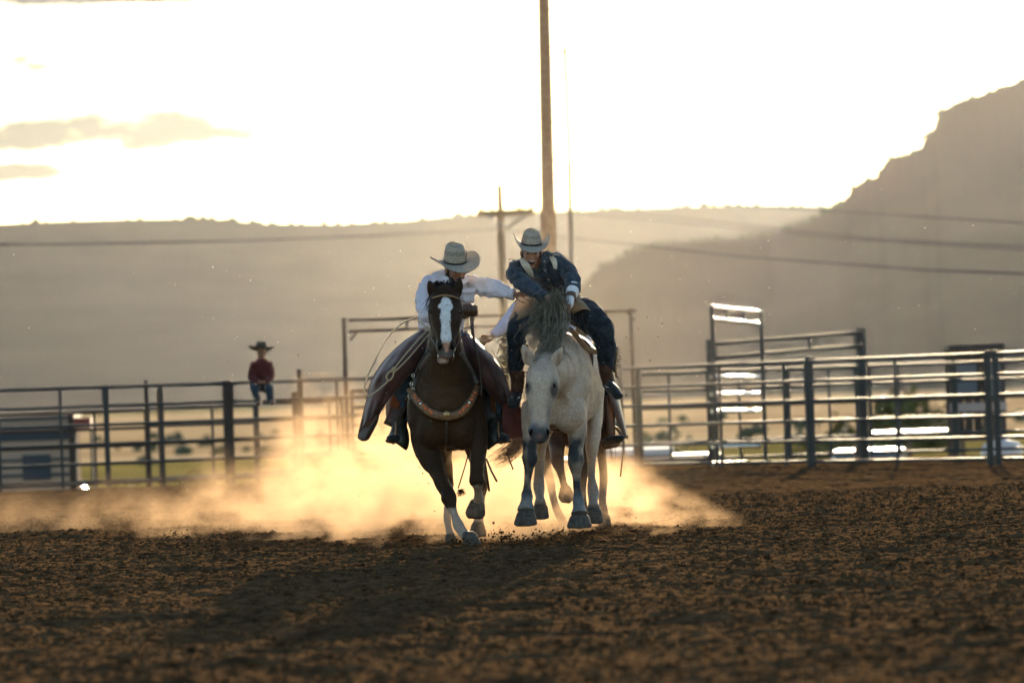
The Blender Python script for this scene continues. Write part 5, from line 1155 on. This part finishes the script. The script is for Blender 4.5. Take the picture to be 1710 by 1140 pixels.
mb = MB(); limb(mb, t2, seg=26); limb(mb, a2L); limb(mb, [q for q in a2R[:4]] + [(957, 485, 0.06, 11)])
blob_(mb, 863, 446, 0.27, 15, 15, 12); blob_(mb, 943, 446, 0.27, 16, 15, 12)
sh2 = organic("shirt", mb, DENIM, r2, 0.010, 2, None, folds(0.016, 12, (1.0, 1.3)))
patch("collar", [[(880, 428, 0.10), (874, 430, 0.16), (868, 432, 0.25)], [(884, 440, 0.06), (878, 441, 0.09), (870, 438, 0.2)]], DENIM, sh2, 0.006)
patch("collar", [[(905, 428, 0.08), (911, 427, 0.14), (918, 430, 0.24)], [(903, 442, 0.05), (911, 441, 0.08), (920, 437, 0.18)]], DENIM, sh2, 0.006)
patch("placket", [[(906, 440, 0.06), (909, 440, 0.06), (912, 440, 0.065)], [(908, 455, 0.10), (911, 455, 0.10), (914, 455, 0.105)], [(914, 470, 0.21), (917, 470, 0.21), (920, 470, 0.215)], [(920, 484, 0.34), (923, 484, 0.34), (926, 484, 0.345)]], DENIM, sh2, 0.006)
for x, y, d in ((909, 436, 0.05), (910, 452, 0.075), (916, 467, 0.17)): MB().ell(W(x, y, d - 0.005), 0.006, 8, 6).build("snap", SILVER, sh2, True)
# vest: back and narrow cream front edges over the shoulders
patch("vest", [[(868, 434, 0.14), (873, 432, 0.14), (879, 434, 0.11)], [(871, 442, 0.08), (878, 441, 0.06), (885, 444, 0.05)], [(878, 452, 0.07), (884, 451, 0.06), (889, 453, 0.06)], [(886, 462, 0.12), (888, 462, 0.11), (891, 463, 0.11)]], CREAM, r2, 0.012)
patch("vest", [[(918, 430, 0.13), (923, 429, 0.14), (928, 432, 0.15)], [(922, 440, 0.07), (926, 440, 0.07), (930, 442, 0.08)], [(925, 448, 0.07), (927, 449, 0.07), (929, 450, 0.08)]], CREAM, r2, 0.012)
mb = MB(); limb(mb, [(t[0], t[1], t[2] + 0.10, t[3] + 0.6, t[4] - 3) for t in t2[2:7]], seg=24); organic("vest_back", mb, TANV, r2, 0.013, 2)
mb = MB()
for pts in ([(862, 435, 0.2), (856, 432, 0.15), (850, 434, 0.12), (849, 431, 0.12)], [(920, 430, 0.12), (925, 426, 0.1), (932, 426, 0.1), (934, 428, 0.1)], [(918, 428, 0.12), (920, 434, 0.06), (923, 440, 0.04)]): mb.tube([W(*p) for p in crom(pts, 3)], 0.003, 5)
mb.build("vest_ties", CREAM, r2, True)
mb = MB(); limb(mb, [(957, 478, 0.10, 11.8), (956, 486, 0.06, 11), (954, 494, 0.02, 9)]); mb.build("elbow_brace", BRACE, r2, True)
mb = MB(); limb(mb, [(954, 493, 0.02, 9.4), (953, 499, -0.02, 8.8)], smooth=False); mb.build("brace_strap", LEA_B, r2, True)
mb = MB(); limb(mb, [(952, 498, -0.02, 7.6), (951, 505, -0.05, 7.2), (951, 511, -0.08, 6)]); mb.build("wrist_wrap", BRACE, r2, True)
cowboy_hat(r2, hat2, M2, brim=(0.190, 0.20), curl=0.085, droop=0.030, crown_h=0.115, cr=(0.084, 0.100), pinch=0.32, curlp=2.6, prof=((0, 1.0), (0.15, 0.985), (0.4, 0.92), (0.7, 0.82), (0.9, 0.72), (0.98, 0.64), (1.0, 0.5)))
mb = MB(); limb(mb, l2L, off=0); limb(mb, l2R, off=0); limb(mb, [(930, 525, 0.7, 34, 26), (930, 508, 0.66, 33, 25), (930, 495, 0.62, 33, 24)], seg=20)
organic("jeans", mb, JEAN, r2, 0.011, 2, None, folds(0.013, 11))
mb = MB(); limb(mb, [(929, 488, 0.58, 33, 25), (930, 493, 0.60, 33, 25)], smooth=False, seg=24); blt = mb.build("belt", LEA_D, r2, True)
MB().ell(W(931, 490, 0.43), (0.024, 0.008, 0.018), 14, 8).build("belt_buckle", SILVER, blt, True)
# chaps: tan yokes over the thighs, black leather outside with flying fringe
patch("chaps", [[(888, 492, 0.42), (876, 492, 0.42), (864, 500, 0.48)], [(900, 508, 0.28), (880, 506, 0.2), (858, 516, 0.32)], [(896, 520, 0.18), (876, 520, 0.10), (853, 530, 0.24)], [(880, 532, 0.14), (866, 534, 0.06), (848, 546, 0.2)]], TANV, r2, 0.008, 4, 0.003)
patch("chaps", [[(950, 494, 0.42), (962, 492, 0.44), (976, 500, 0.52)], [(952, 510, 0.28), (972, 506, 0.25), (996, 518, 0.42)], [(956, 524, 0.2), (980, 516, 0.15), (1012, 536, 0.36)]], TANV, r2, 0.008, 4, 0.003)
patch("chaps_leg", [[(996, 520, 0.42), (1004, 524, 0.46), (1010, 530, 0.55)], [(1018, 550, 0.28), (1024, 556, 0.34), (1026, 562, 0.44)], [(1024, 585, 0.26), (1029, 588, 0.32), (1030, 592, 0.42)], [(1020, 620, 0.3), (1026, 622, 0.36), (1028, 626, 0.44)]], LEA_D, r2, 0.006, 5)
patch("chaps_leg", [[(862, 516, 0.34), (855, 524, 0.40), (850, 532, 0.5)], [(852, 548, 0.2), (848, 552, 0.28), (846, 556, 0.38)], [(848, 585, 0.2), (846, 588, 0.26), (845, 592, 0.36)], [(850, 620, 0.26), (848, 622, 0.32), (847, 626, 0.4)]], LEA_D, r2, 0.006, 5)
st = []; st2 = []
for k in range(70):
    t = random.random(); y0 = 576 + 52 * t; x0 = 1027 + 3 * math.sin(t * 3); d0_ = 0.34; a = random.uniform(-0.9, 0.9)
    st.append([W(x0, y0, d0_), W(x0 + 4, y0 + 1 + 3 * a, d0_ - 0.02), W(x0 + random.uniform(6, 11), y0 + 3 + 6 * a, d0_ - 0.03)])
for k in range(46):
    t = random.random(); y0 = 568 + 70 * t; x0 = 848; a = random.uniform(-0.4, 1.4); l_ = random.uniform(8, 24)
    st.append([W(x0, y0, 0.3), W(x0 - l_ * 0.35, y0 - 3 + 3 * a, 0.28), W(x0 - l_ * 0.7, y0 - 2 + 7 * a, 0.27), W(x0 - l_, y0 + 4 + 9 * a, 0.27)])
for pts in ([(848, 600, 0.3), (838, 580, 0.26), (828, 570, 0.25), (815, 563, 0.25)], [(848, 575, 0.3), (838, 572, 0.26), (832, 584, 0.25), (828, 602, 0.25)], [(847, 612, 0.3), (836, 604, 0.26), (826, 592, 0.25), (820, 577, 0.25)]): st.append([W(*p) for p in crom(pts, 3)])
hair("chaps_fringe", st[:70], LEA_D, r2, 0.0045, 4); hair("chaps_fringe", st[70:], LEA_D, r2, 0.0045, 4)
for nodes, toe in (([(864, 618, 0.14, 13, 13), (864, 640, 0.16, 11.5, 12), (863, 656, 0.16, 9.5, 11)], [(863, 655, 0.22, 8.5, 8.5), (861, 664, 0.12, 9.5, 10), (858, 673, 0.02, 10.5, 8), (856, 679, -0.05, 9, 5)]),
                   ([(1010, 605, 0.24, 12.5, 12.5), (1012, 622, 0.26, 11.5, 12), (1015, 640, 0.28, 9.5, 11)], [(1013, 640, 0.34, 8.5, 8.5), (1019, 646, 0.22, 9.5, 10), (1027, 654, 0.1, 10, 9), (1033, 662, 0.0, 8.5, 6)])):
    mb = MB(); limb(mb, nodes); bt_ = organic("boot", mb, BOOTB, r2, 0.009, 2, None, lambda co, no: 0.003 * n3(co, 25))
    mb = MB(); limb(mb, toe); organic("boot_foot", mb, BOOTK, bt_, 0.009, 2)
    q = toe[1]; MB().tube([W(q[0] + 9 * math.cos(a), q[1] - 4 + 5 * math.sin(a), q[2] - 0.09) for a in np.linspace(0.4, 2.7, 8)], 0.004, 6).build("spur_strap", SILVER, bt_, True)

# ---- the rider hidden behind them, only a sleeve, a hand, a knee and a stirrup show
g = W(930, 640, 3.0)
r3 = empty("person", (g.x, g.y, 0.95), "hidden third rider, only a pale sleeve and a stirrup showing between the horses", "person")
M3 = rotm(-10, 35, 0); hc3 = W(905, 470, 2.5)
mb = MB(); t3 = [(962, 585, 3.25, 32, 24), (955, 560, 3.15, 32, 24), (940, 530, 3.0, 36, 25), (922, 505, 2.8, 40, 24), (912, 490, 2.68, 34, 18), (908, 482, 2.6, 14, 12)]
a3L = [(880, 505, 2.7, 14), (862, 520, 2.6, 13.5), (848, 537, 2.5, 12), (833, 552, 2.42, 9.5), (824, 560, 2.4, 8)]
a3R = [(948, 505, 2.7, 13), (955, 530, 2.6, 12), (945, 560, 2.4, 9), (930, 575, 2.3, 7)]
l3L = [(940, 590, 3.2, 22), (915, 625, 3.0, 20), (900, 660, 2.9, 15), (900, 710, 2.95, 11)]
l3R = [(985, 590, 3.2, 22), (1006, 625, 2.95, 19), (1016, 655, 2.85, 15), (1018, 690, 2.9, 11), (1018, 718, 2.9, 9)]
limb(mb, t3, off=-3, seg=18); limb(mb, a3L, off=-3); limb(mb, a3R, off=-3); limb(mb, l3L, off=-3); limb(mb, l3R, off=-3); head_into(mb, hc3, M3)
limb(mb, [(910, 492, 2.66, 11, 11), (907, 478, 2.54, 11, 11)])
hand_into(mb, (824, 560, 2.4), (815, 566, 2.36), [[(808, 563, 2.33), (802, 565, 2.32), (800, 569, 2.33)], [(808, 567, 2.32), (802, 570, 2.31), (801, 573, 2.33)], [(809, 570, 2.32), (804, 573, 2.31), (804, 576, 2.33)], [(811, 572, 2.33), (808, 576, 2.33), (809, 578, 2.34)]], [(815, 561, 2.33), (808, 559, 2.31), (803, 561, 2.31)], r=2.0, pr=(8, 6))
organic("body", mb, SKIN, r3, 0.011, 2, skin_col((0.34, 0.20, 0.11)))
hair_cap(r3, hc3, M3)
mb = MB(); limb(mb, t3, seg=22); limb(mb, a3L); limb(mb, a3R); organic("shirt", mb, cloth_mat("lilac_shirt", (0.50, 0.44, 0.50), (0.60, 0.54, 0.60), 14, 0.004), r3, 0.012, 2, None, folds(0.008, 9))
mb = MB(); limb(mb, [(t[0], t[1], t[2], t[3] + 1.5, t[4] + 1.5) for t in t3[1:5]], seg=22); limb(mb, [(882, 502, 2.7, 15.5), (869, 513, 2.62, 15.5)], smooth=False); organic("vest", mb, TANV, r3, 0.013, 2)
mb = MB(); limb(mb, l3L); limb(mb, l3R); organic("jeans", mb, JEAN, r3, 0.013, 2)
patch("chaps", [[(1010, 640, 2.7), (1016, 636, 2.7), (1024, 640, 2.8), (1030, 650, 2.95)], [(1020, 672, 2.72), (1027, 670, 2.72), (1034, 676, 2.8), (1038, 684, 2.95)], [(1030, 702, 2.76), (1036, 702, 2.76), (1041, 706, 2.8), (1044, 710, 2.92)], [(1042, 730, 2.8), (1045, 731, 2.8), (1047, 732, 2.82), (1048, 733, 2.88)]], mat("mauve_leather", (0.14, 0.095, 0.085), 0.5, var=0.2, scale=12), r3, 0.008, 4)
patch("chaps_leg", [[(1000, 650, 2.95), (1010, 648, 2.8), (1020, 655, 2.8)], [(1001, 690, 2.95), (1012, 688, 2.78), (1024, 694, 2.8)], [(1003, 730, 2.95), (1014, 732, 2.8), (1028, 726, 2.8)]], LEA_B, r3, 0.008, 4, 0.004)
mb = MB(); limb(mb, [(1018, 700, 2.9, 11, 12), (1018, 724, 2.88, 10, 11)], smooth=False); limb(mb, [(1012, 736, 2.95, 9, 9), (1020, 736, 2.8, 10, 10), (1032, 733, 2.66, 9, 8), (1042, 730, 2.6, 4, 4)]); organic("boot", mb, BOOTK, r3, 0.012, 2)
mb = MB(); mb.tube([W(1040, 730, 2.75), W(1030, 744, 2.75), W(1010, 748, 2.85), W(1003, 738, 2.9), W(1012, 712, 2.9), W(1030, 714, 2.82), W(1040, 730, 2.75)], 0.014, 8); mb.build("stirrup", LEA_B, sd3, True)

# ---- the child on the fence
cd = 89.0
def Cx(x, y, dy=0.0): return P(x, y, cd + dy)
SC_ = cd / 46.0
g = Cx(437, 650)
kid = empty("child", (g.x, g.y, 1.5), "child in a dark red shirt and wide straw hat sitting on the top fence rail", "child")
def limbC(mb, nodes, **k):
    # same shapes as the riders', with sizes in photo pixels at the fence's distance
    global S, D0
    s0, d0_ = S, D0; S = cd / FPX; D0 = cd
    limb(mb, nodes, **k); S, D0 = s0, d0_
mb = MB()
ct = [(438, 646, 0.05, 17, 14), (437, 634, 0.0, 15, 12), (437, 618, -0.05, 15, 12), (437, 606, -0.08, 14, 11), (437, 601, -0.09, 11, 9), (437, 597, -0.1, 7, 7)]
cL = [(425, 605, -0.08, 6.5), (421, 619, -0.12, 6), (421, 630, -0.16, 5.5), (428, 636, -0.26, 5), (433, 638, -0.30, 4)]
cR = [(449, 605, -0.08, 6.5), (453, 619, -0.12, 6), (453, 630, -0.16, 5.5), (446, 636, -0.26, 5), (441, 638, -0.30, 4)]
lL = [(431, 647, 0.02, 9), (426, 646, -0.22, 8), (425, 651, -0.34, 7.5), (429, 662, -0.33, 6.2), (432, 672, -0.30, 5)]
lR = [(444, 647, 0.02, 9), (450, 646, -0.22, 8), (450, 651, -0.34, 7.5), (451, 662, -0.33, 6.2), (455, 671, -0.30, 5)]
for q in (ct, cL, cR, lL, lR): limbC(mb, q, off=-1.2, seg=12)
limbC(mb, [(437, 602, -0.09, 6.5, 6), (437, 592, -0.1, 6, 6)], smooth=False, seg=12)
hck = Cx(437, 588, -0.1); MK = rotm(0, 8, 0); head_into(mb, hck, MK, 0.88)
for s_, x in ((-1, 434), (1, 440)): mb.ell(Cx(x, 638, -0.32), (0.03, 0.025, 0.03), 10, 7)
organic("body", mb, SKIN, kid, 0.012, 2, skin_col((0.25, 0.13, 0.08))); hair_cap(kid, hck, MK, 0.88); face_bits(kid, hck, MK, 0.88)
mb = MB(); [limbC(mb, q, seg=14) for q in (ct, cL, cR)]; organic("shirt", mb, cloth_mat("dark_red_cotton", (0.060, 0.014, 0.013), (0.095, 0.026, 0.023)), kid, 0.014, 2, None, folds(0.006, 12))
mb = MB(); [limbC(mb, q, seg=14) for q in (lL, lR)]; limbC(mb, [(438, 650, 0.05, 17, 13), (438, 641, 0.03, 16, 13)], smooth=False); organic("jeans", mb, cloth_mat('faded_child_jeans', (0.020, 0.032, 0.045), (0.035, 0.052, 0.070)), kid, 0.014, 2)
for x, y in ((432, 672), (455, 671)):
    mb = MB(); limbC(mb, [(x, y - 6, -0.30, 6, 6), (x, y, -0.29, 5.5, 6)], smooth=False); limbC(mb, [(x, y + 1, -0.24, 4.5, 5), (x, y + 1.5, -0.36, 5, 5), (x, y + 2, -0.48, 4, 3.5)], seg=12); organic("boot", mb, BOOTB, kid, 0.012, 1)
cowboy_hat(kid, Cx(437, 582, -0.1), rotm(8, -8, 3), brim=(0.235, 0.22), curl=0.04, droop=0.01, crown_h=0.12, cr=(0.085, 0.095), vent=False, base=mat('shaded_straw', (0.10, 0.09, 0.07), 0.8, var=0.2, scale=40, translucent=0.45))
# ------------------------------------------------------------------ dust and flying dirt
def dust_material():
    m = bpy.data.materials.new("lit_dust"); m.use_nodes = True; t = m.node_tree; t.nodes.clear(); N = t.nodes.new; L = t.links.new
    out = N('ShaderNodeOutputMaterial'); pv = N('ShaderNodeVolumePrincipled'); L(pv.outputs[0], out.inputs['Volume'])
    pv.inputs['Color'].default_value = (0.78, 0.55, 0.34, 1); pv.inputs['Anisotropy'].default_value = 0.12
    tc = N('ShaderNodeTexCoord'); sp = N('ShaderNodeSeparateXYZ'); L(tc.outputs['Object'], sp.inputs[0]); X, Y, Z = sp.outputs
    def mth(op, a, b=None, c=None, clamp=False):
        q = N('ShaderNodeMath'); q.operation = op; q.use_clamp = clamp
        for i, v in enumerate((a, b, c)):
            if v is None: continue
            if isinstance(v, (int, float)): q.inputs[i].default_value = v
            else: L(v, q.inputs[i])
        return q.outputs[0]
    def smooth(v, a, b):
        q = N('ShaderNodeMapRange'); q.interpolation_type = 'SMOOTHSTEP'; L(v, q.inputs[0]) if not isinstance(v, float) else None
        q.inputs[1].default_value = a; q.inputs[2].default_value = b; return q.outputs[0]
    def noise(scale, det, off=0.0, st=(1, 1, 1)):
        mp = N('ShaderNodeMapping'); L(tc.outputs['Object'], mp.inputs[0]); mp.inputs['Location'].default_value = (off, off * 2, off); mp.inputs['Scale'].default_value = st
        q = N('ShaderNodeTexNoise'); q.inputs['Scale'].default_value = scale; q.inputs['Detail'].default_value = det; q.inputs['Roughness'].default_value = 0.6; L(mp.outputs[0], q.inputs['Vector']); return q.outputs[0]
    n1 = noise(1.7, 9.0, 3.0, (1, 0.30, 1.25)); n2 = noise(1.3, 4.0, 9.0, (1, 0.3, 0.6))
    # height and strength of the cloud along X (x from -5 to 2)
    u = mth('DIVIDE', mth('ADD', X, 5.5), 7.6, clamp=True)
    def ramp(stops):
        r = N('ShaderNodeValToRGB'); L(u, r.inputs[0]); e = r.color_ramp.elements; r.color_ramp.interpolation = 'B_SPLINE'
        while len(e) < len(stops): e.new(0.5)
        for i, (x, v) in enumerate(stops): e[i].position = (x + 5.5) / 7.6; e[i].color = (v, v, v, 1)
        return r.outputs[0]
    hgt = ramp(DUST_H); stg = ramp(DUST_S)
    hh = mth('MULTIPLY', mth('MULTIPLY', hgt, 1.6), mth('ADD', -0.45, mth('MULTIPLY', n2, 2.9)))
    top = smooth(mth('DIVIDE', Z, mth('ADD', hh, 0.02)), 1.0, 0.25)
    fr = mth('SUBTRACT', Y, mth('ADD', 46.75, mth('MULTIPLY', mth('MAXIMUM', mth('MULTIPLY', mth('ADD', X, 1.1), -1.0), 0.0), 2.4)))
    fr = mth('SUBTRACT', fr, mth('MULTIPLY', mth('MAXIMUM', mth('SUBTRACT', X, 0.6), 0.0), 0.9))
    front = smooth(fr, 0.0, 0.9); back = smooth(Y, 67.0, 57.0)
    body = smooth(n1, 0.47, 0.58)
    d = mth('MULTIPLY', mth('MULTIPLY', top, front), mth('MULTIPLY', back, body)); d = mth('MULTIPLY', d, mth('MULTIPLY', stg, DUST_D))
    L(d, pv.inputs['Density']); return m
DUST_H = [(-5.4, 0.24), (-3.6, 0.28), (-2.4, 0.50), (-1.7, 0.85), (-0.8, 0.62), (0.3, 0.48), (0.8, 0.42), (1.3, 0.28), (1.8, 0.05)]
DUST_S = [(-5.4, 0.07), (-3.6, 0.10), (-2.4, 0.26), (-1.7, 0.70), (-0.8, 0.9), (0.2, 1.0), (0.8, 0.75), (1.3, 0.40), (1.9, 0.0)]
DUST_D = 0.80
dm = dust_material()
o = MB().box((-2.0, 57.0, 0.72), (8.0, 21.0, 1.5)).build("dust", dm); tag(o, kind='stuff')
# clods and grit thrown up by the hooves
pts = []
rr = random.Random(5)
for cx, cy, n_, sx, sy, d in ((842, 897, 160, 14, 9, 0.2), (925, 893, 110, 16, 9, 0.9), (963, 896, 60, 14, 6, 0.3), (1010, 894, 40, 26, 8, 0.6), (880, 900, 60, 20, 5, 0.1), (290, 893, 40, 14, 7, 6.0), (790, 905, 60, 14, 4, -0.4), (755, 903, 40, 10, 4, 0.8)):
    for _ in range(n_):
        x = cx + rr.gauss(0, sx); y = cy - abs(rr.gauss(0, sy)) + 4; pts.append((W(x, y, d + rr.gauss(0, 0.15)), 0.004 + 0.010 * rr.random() ** 3))
for _ in range(190):
    x = rr.gauss(880, 170); y = rr.uniform(560, 890); pts.append((W(x, y, rr.uniform(-0.6, 2.5)), 0.003 + 0.005 * rr.random() ** 3))
for x, y in ((1106, 540), (1081, 530), (1066, 549), (1099, 562), (1046, 563), (498, 593), (640, 900), (700, 780), (706, 790), (1045, 860), (1055, 852), (1062, 864)): pts.append((W(x, y, 0.5), 0.007))
a = np.array([tuple(p[0]) for p in pts]); s = np.array([p[1] for p in pts])
o = scatter_clods("flying_dirt", a[:, 0], a[:, 1], a[:, 2], s, DIRT, 0.8); tag(o, kind='stuff')
MOTE = mat("dust_mote", (0.75, 0.66, 0.5), 0.5)
n = 420; xx_ = RNG.randn(n) * 1.9 - 0.2; yy = 40 + 16 * RNG.rand(n); zz = 0.05 + 2.6 * RNG.rand(n) ** 1.2; s = 0.0012 + 0.0016 * RNG.rand(n)
o = scatter_clods("dust_motes", xx_, yy, zz, s, MOTE, 1.0); tag(o, kind='stuff')

def veil_material():
    """thin dust added for the golden glow round the riders, thinning outwards"""
    m = bpy.data.materials.new("glow_dust"); m.use_nodes = True; t = m.node_tree; t.nodes.clear(); N = t.nodes.new; L = t.links.new
    out = N('ShaderNodeOutputMaterial'); pv = N('ShaderNodeVolumePrincipled'); L(pv.outputs[0], out.inputs['Volume'])
    pv.inputs['Color'].default_value = (0.98, 0.86, 0.64, 1); pv.inputs['Anisotropy'].default_value = 0.8
    tc = N('ShaderNodeTexCoord'); mp = N('ShaderNodeMapping'); L(tc.outputs['Object'], mp.inputs[0]); mp.inputs['Scale'].default_value = (1 / 3.6, 1 / 14.0, 1 / 3.2); 
    g = N('ShaderNodeVectorMath'); g.operation = 'LENGTH'; L(mp.outputs[0], g.inputs[0])
    r = N('ShaderNodeMapRange'); r.interpolation_type = 'SMOOTHSTEP'; L(g.outputs['Value'], r.inputs[0]); r.inputs[1].default_value = 1.0; r.inputs[2].default_value = 0.0; r.inputs[3].default_value = 0.0; r.inputs[4].default_value = 0.00024
    L(r.outputs[0], pv.inputs['Density']); return m
o = MB().box((0.1, 62, 1.9), (7.2, 28, 6.4)).build("glow_dust_veil", veil_material(), origin=(0.1, 62, 1.9)); tag(o, kind='stuff')  # thin dust volume added to brighten the view behind the riders
HAZE_D = 0.0000015
# ------------------------------------------------------------------ air
def volbox(name, lo, hi, m):
    c = [(a + b) / 2 for a, b in zip(lo, hi)]; sz = [b - a for a, b in zip(lo, hi)]
    o = MB().box(c, sz).build(name, m, origin=c); tag(o, kind='stuff'); return o
hz = bpy.data.materials.new("haze_air"); hz.use_nodes = True; t = hz.node_tree; t.nodes.clear()
ov = t.nodes.new('ShaderNodeOutputMaterial'); pv = t.nodes.new('ShaderNodeVolumePrincipled'); t.links.new(pv.outputs[0], ov.inputs['Volume'])
pv.inputs['Color'].default_value = (0.82, 0.855, 0.93, 1); pv.inputs['Density'].default_value = HAZE_D; pv.inputs['Anisotropy'].default_value = 0.87
volbox("haze", (-5200, -3600, PZ - 1.5), (5200, 12000, 420), hz)
